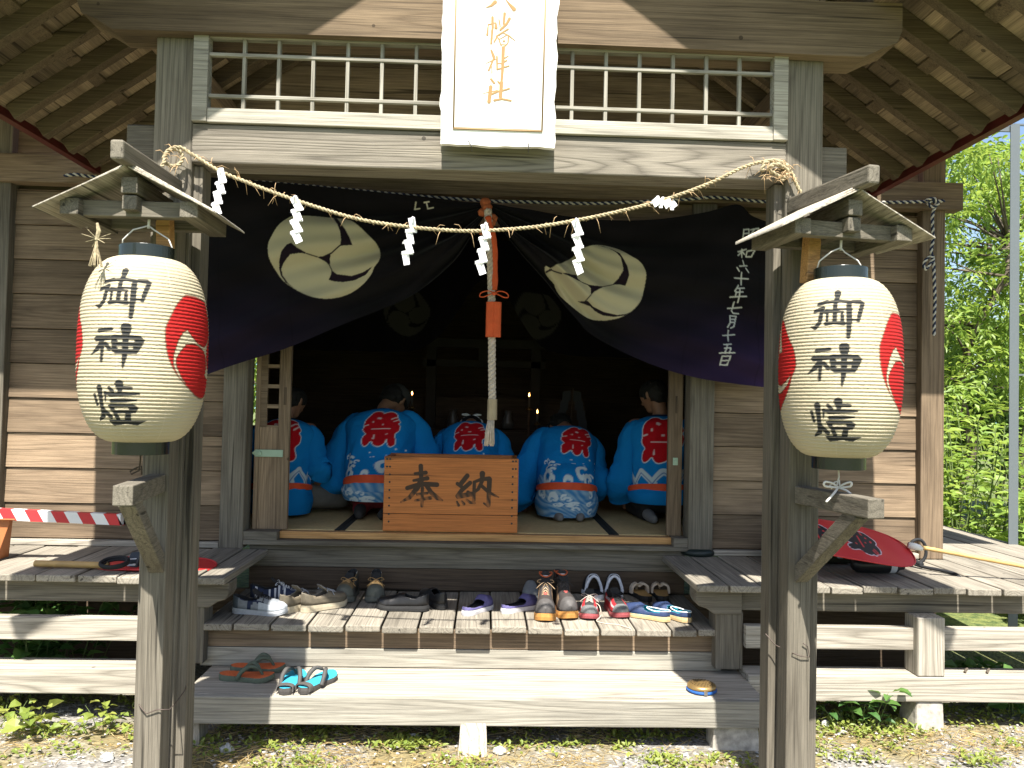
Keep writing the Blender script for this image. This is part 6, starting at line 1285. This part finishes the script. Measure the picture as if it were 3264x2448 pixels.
sp_ = [(3.95, 6.75, 1.15), (4.35, 7.1, 1.55), (4.75, 7.5, 1.7), (4.2, 7.9, 1.6), (5.15, 7.3, 1.5), (4.45, 6.3, 1.0), (5.0, 6.6, 1.25), (5.6, 7.8, 1.65), (4.0, 8.8, 1.7), (4.75, 8.6, 1.9), (5.5, 6.6, 1.2), (5.9, 7.1, 1.4), (4.6, 5.85, .85), (5.35, 6.0, 1.0)]
desc = ['low broad-leaved plant against the right veranda, nearest the hall corner post', 'broad-leaved plant left of the steel post, with leaves above head height', 'tall broad-leaved plant just left of the steel post', 'broad-leaved plant deep beside the hall wall, half hidden by the corner post', 'broad-leaved plant directly behind the steel post', 'low sunlit plant bordering the veranda edge left of the steel post', 'low sunlit plant at the foot of the steel post', 'tall broad-leaved plant beyond the steel post', 'broad-leaved plant farthest back beside the hall', 'tallest broad-leaved plant under the feathery-leaved tree', 'low plant right of the steel post', 'broad-leaved plant at the right edge beyond the steel post', 'lowest plant beside the right veranda edge', 'low plant at the right edge beside the veranda']
for i, ((x, y, h), lb) in enumerate(zip(sp_, desc)): shrub(lb, (x, y, -.03), h, .62, lf_c if i % 3 else lf_a, 40+i, 15, (.15, .085) if i % 2 else (.12, .055))
for i, (px, py, Y, h, lb, st_, lf) in enumerate((
    (150, 2060, 4.40, .60, 'broad-leaved plant growing under the left veranda behind the middle rail', 12, (.125, .08)), (30, 2060, 4.45, .58, 'broad-leaved plant under the left veranda at the left edge', 9, (.12, .075)), (255, 2060, 4.6, .56, 'broad-leaved plant under the left veranda nearest the left post', 7, (.11, .07)), (60, 2200, 4.30, .33, 'low round-leaved plant behind the left ground beam', 9, (.09, .07)),
    (2745, 2300, 4.02, .23, 'upright weed with large leaves in front of the right ground beam', 4, (.085, .05)), (2690, 2310, 4.05, .15, 'small weed in front of the right ground beam, nearest the right post', 5, (.06, .04)), (3120, 2300, 4.30, .26, 'broad-leaved weed beside the concrete footing under the right veranda', 9, (.11, .075)), (3200, 2300, 4.2, .22, 'broad-leaved weed under the right veranda at the right edge', 9, (.10, .07)),
    (40, 2280, 3.92, .13, 'small round-leaved weed at the left edge below the ground beam', 3, (.06, .05)), (120, 2280, 3.90, .12, 'round-leaved weed below the left ground beam, second from the left edge', 2, (.07, .055)), (175, 2280, 3.90, .14, 'pointed-leaved weed below the left ground beam', 2, (.09, .06)), (330, 2290, 3.88, .12, 'bushy weed below the left ground beam beside the left lantern post', 5, (.045, .04)), (400, 2290, 3.85, .10, 'small bright weed at the foot of the left lantern post', 5, (.05, .035)))):
    q = at(px, py, Y); shrub(lb, (q[0], Y, -.01), h, .30 if h > .3 else .16, lf_d if i < 8 else lf_y, 70+i, st_, lf, 'leafy_plant' if h > .3 else 'weed', 'leafy plants and weeds round the veranda', 'plant', 9 if h > .3 else 6, .3)
# ground cover nobody could count: small weeds, dry stalks, pebbles
g = np.random.default_rng(21)
def in_clumps(n, k, x0, x1, y0, y1, sd):
    cx = g.uniform(x0, x1, k); cy = g.uniform(y0, y1, k); i = g.integers(0, k, n); return np.clip(cx[i]+g.normal(0, sd, n), x0-.3, x1+.3), cy[i]+g.normal(0, sd*.6, n)
n = 4500; x, y = in_clumps(n, 110, -3.6, 4.6, 2.9, 4.0, .07); x2, y2 = in_clumps(2600, 60, -3.6, 4.6, 3.78, 4.25, .06); x3, y3 = in_clumps(5000, 60, 1.2, 5.2, 3.9, 4.7, .09); x4, y4 = in_clumps(1300, 26, -1.3, 1.3, 3.5, 3.9, .05); x = np.r_[x, x2, x3, x4]; y = np.r_[y, y2, y3, y4]; n = len(x)
d = np.stack([g.normal(size=n), g.normal(size=n), g.uniform(.1, 1.3, n)], -1); z = g.uniform(0, .028, n)
tag(leaves_mesh('ground_weeds', np.stack([x, y, z], -1), d, np.stack([g.normal(0, .3, n), g.normal(0, .3, n), np.ones(n)], -1), g.uniform(.014, .038, n), g.uniform(.008, .02, n), lf_y), kind='stuff')
n = 15000; x, y = in_clumps(n, 130, -3.6, 4.8, 2.6, 4.0, .13); a = g.uniform(0, 6.28, n); d = np.stack([np.cos(a), np.sin(a), g.uniform(-.02, .28, n)], -1)
tag(leaves_mesh('dry_grass', np.stack([x, y, g.uniform(.002, .014, n)], -1), d, np.stack([g.normal(0, .5, n), g.normal(0, .5, n), np.ones(n)], -1), g.uniform(.03, .10, n), g.uniform(.0016, .004, n), dry_m, None, .08), kind='stuff')
n = 6000; x = g.uniform(-3.8, 5, n); y = g.uniform(2.5, 4.2, n); mb = MB(); s = g.uniform(.003, .010, n)*np.where(g.uniform(size=n) > .97, 2.0, 1)
oct_ = np.array([(1, 0, 0), (0, 1, 0), (-1, 0, 0), (0, -1, 0), (.2, .1, .7), (.6, .6, .35), (-.5, .6, .4), (-.6, -.5, .35), (.6, -.6, .4)])
V_ = []; F_ = []
for i in range(n):
    ca, sa = math.cos(i*1.7), math.sin(i*1.7); Q = oct_*s[i]*g.uniform(.75, 1.25, (9, 1)); b = len(V_)
    for q in Q: V_.append((x[i]+q[0]*ca-q[1]*sa, y[i]+q[0]*sa+q[1]*ca, .008+q[2]*.8))
    F_ += [(b, b+5, b+4), (b, b+1, b+5), (b+5, b+1, b+4), (b+1, b+6, b+4), (b+1, b+2, b+6), (b+6, b+2, b+4), (b+2, b+7, b+4), (b+2, b+3, b+7), (b+7, b+3, b+4), (b+3, b+8, b+4), (b+3, b, b+8), (b+8, b, b+4)]
mb.add(V_, F_); peb = leafmat('grey river pebbles', (.20, .20, .195), (.48, .46, .43), 0.0, .85); tag(mb.build('pebbles', peb), kind='stuff')
stone_m = mat('pale grey stone', (.36, .36, .34), .9, noise=.3, nscale=40, bump=.5)
for px, py, r_, lb in ((1320, 2362, .030, 'upright pale stone under the lower step left of its middle support'), (723, 2398, .034, 'flat pale stone on the ground beneath the left end of the lower step'), (1593, 2402, .030, 'pale stone on the gravel right of the middle step support'), (2632, 2315, .025, 'small tan stone beside the right post under the ground beam'), (340, 2425, .030, 'grey stone on the dry grass left of the left post')):
    q = atz(px, py, 0); mb = MB(); gg = np.random.default_rng(px); prof = [(0, -.4), (.7, -.3), (1.0, .05), (.8, .5), (.4, .78), (0, .85)]; mb.lathe([(a*r_, b*r_) for a, b in prof], (0, 0, 0), 9, caps=False); mb.v = [(v[0]*gg.uniform(.8, 1.25), v[1]*gg.uniform(.75, 1.2), v[2]*gg.uniform(.85, 1.2)) for v in mb.v]
    o = mb.build('stone', stone_m, smooth=False, bevel=.003); o.location = (q[0], q[1], .008); tag(o, lb, 'stone', 'loose stones on the ground')
for px, py, lb, rz in ((2660, 2252, 'bare dry twig lying on the ground below the right ground beam', .1), (3080, 2140, 'short stick lying on the right ground beam, left of two', .9), (3150, 2142, 'short stick lying on the right ground beam, right of two', .9)):
    q = atz(px, py, .272 if 'beam, ' in lb and 'stick' in lb else .02); mb = MB(); mb.tube(smooth_path([(-.06, 0, .006), (-.02, .012, .014), (.03, .004, .018), (.075, -.012, .008)] if 'twig' in lb else [(-.035, 0, .006), (0, .003, .006), (.035, 0, .006)], 4), .004 if 'twig' in lb else .006, 6)
    o = mb.build('twig', bark, smooth=True); o.location = tuple(q); o.rotation_euler = (0, 0, rz); tag(o, lb, 'twig', 'twigs and sticks')
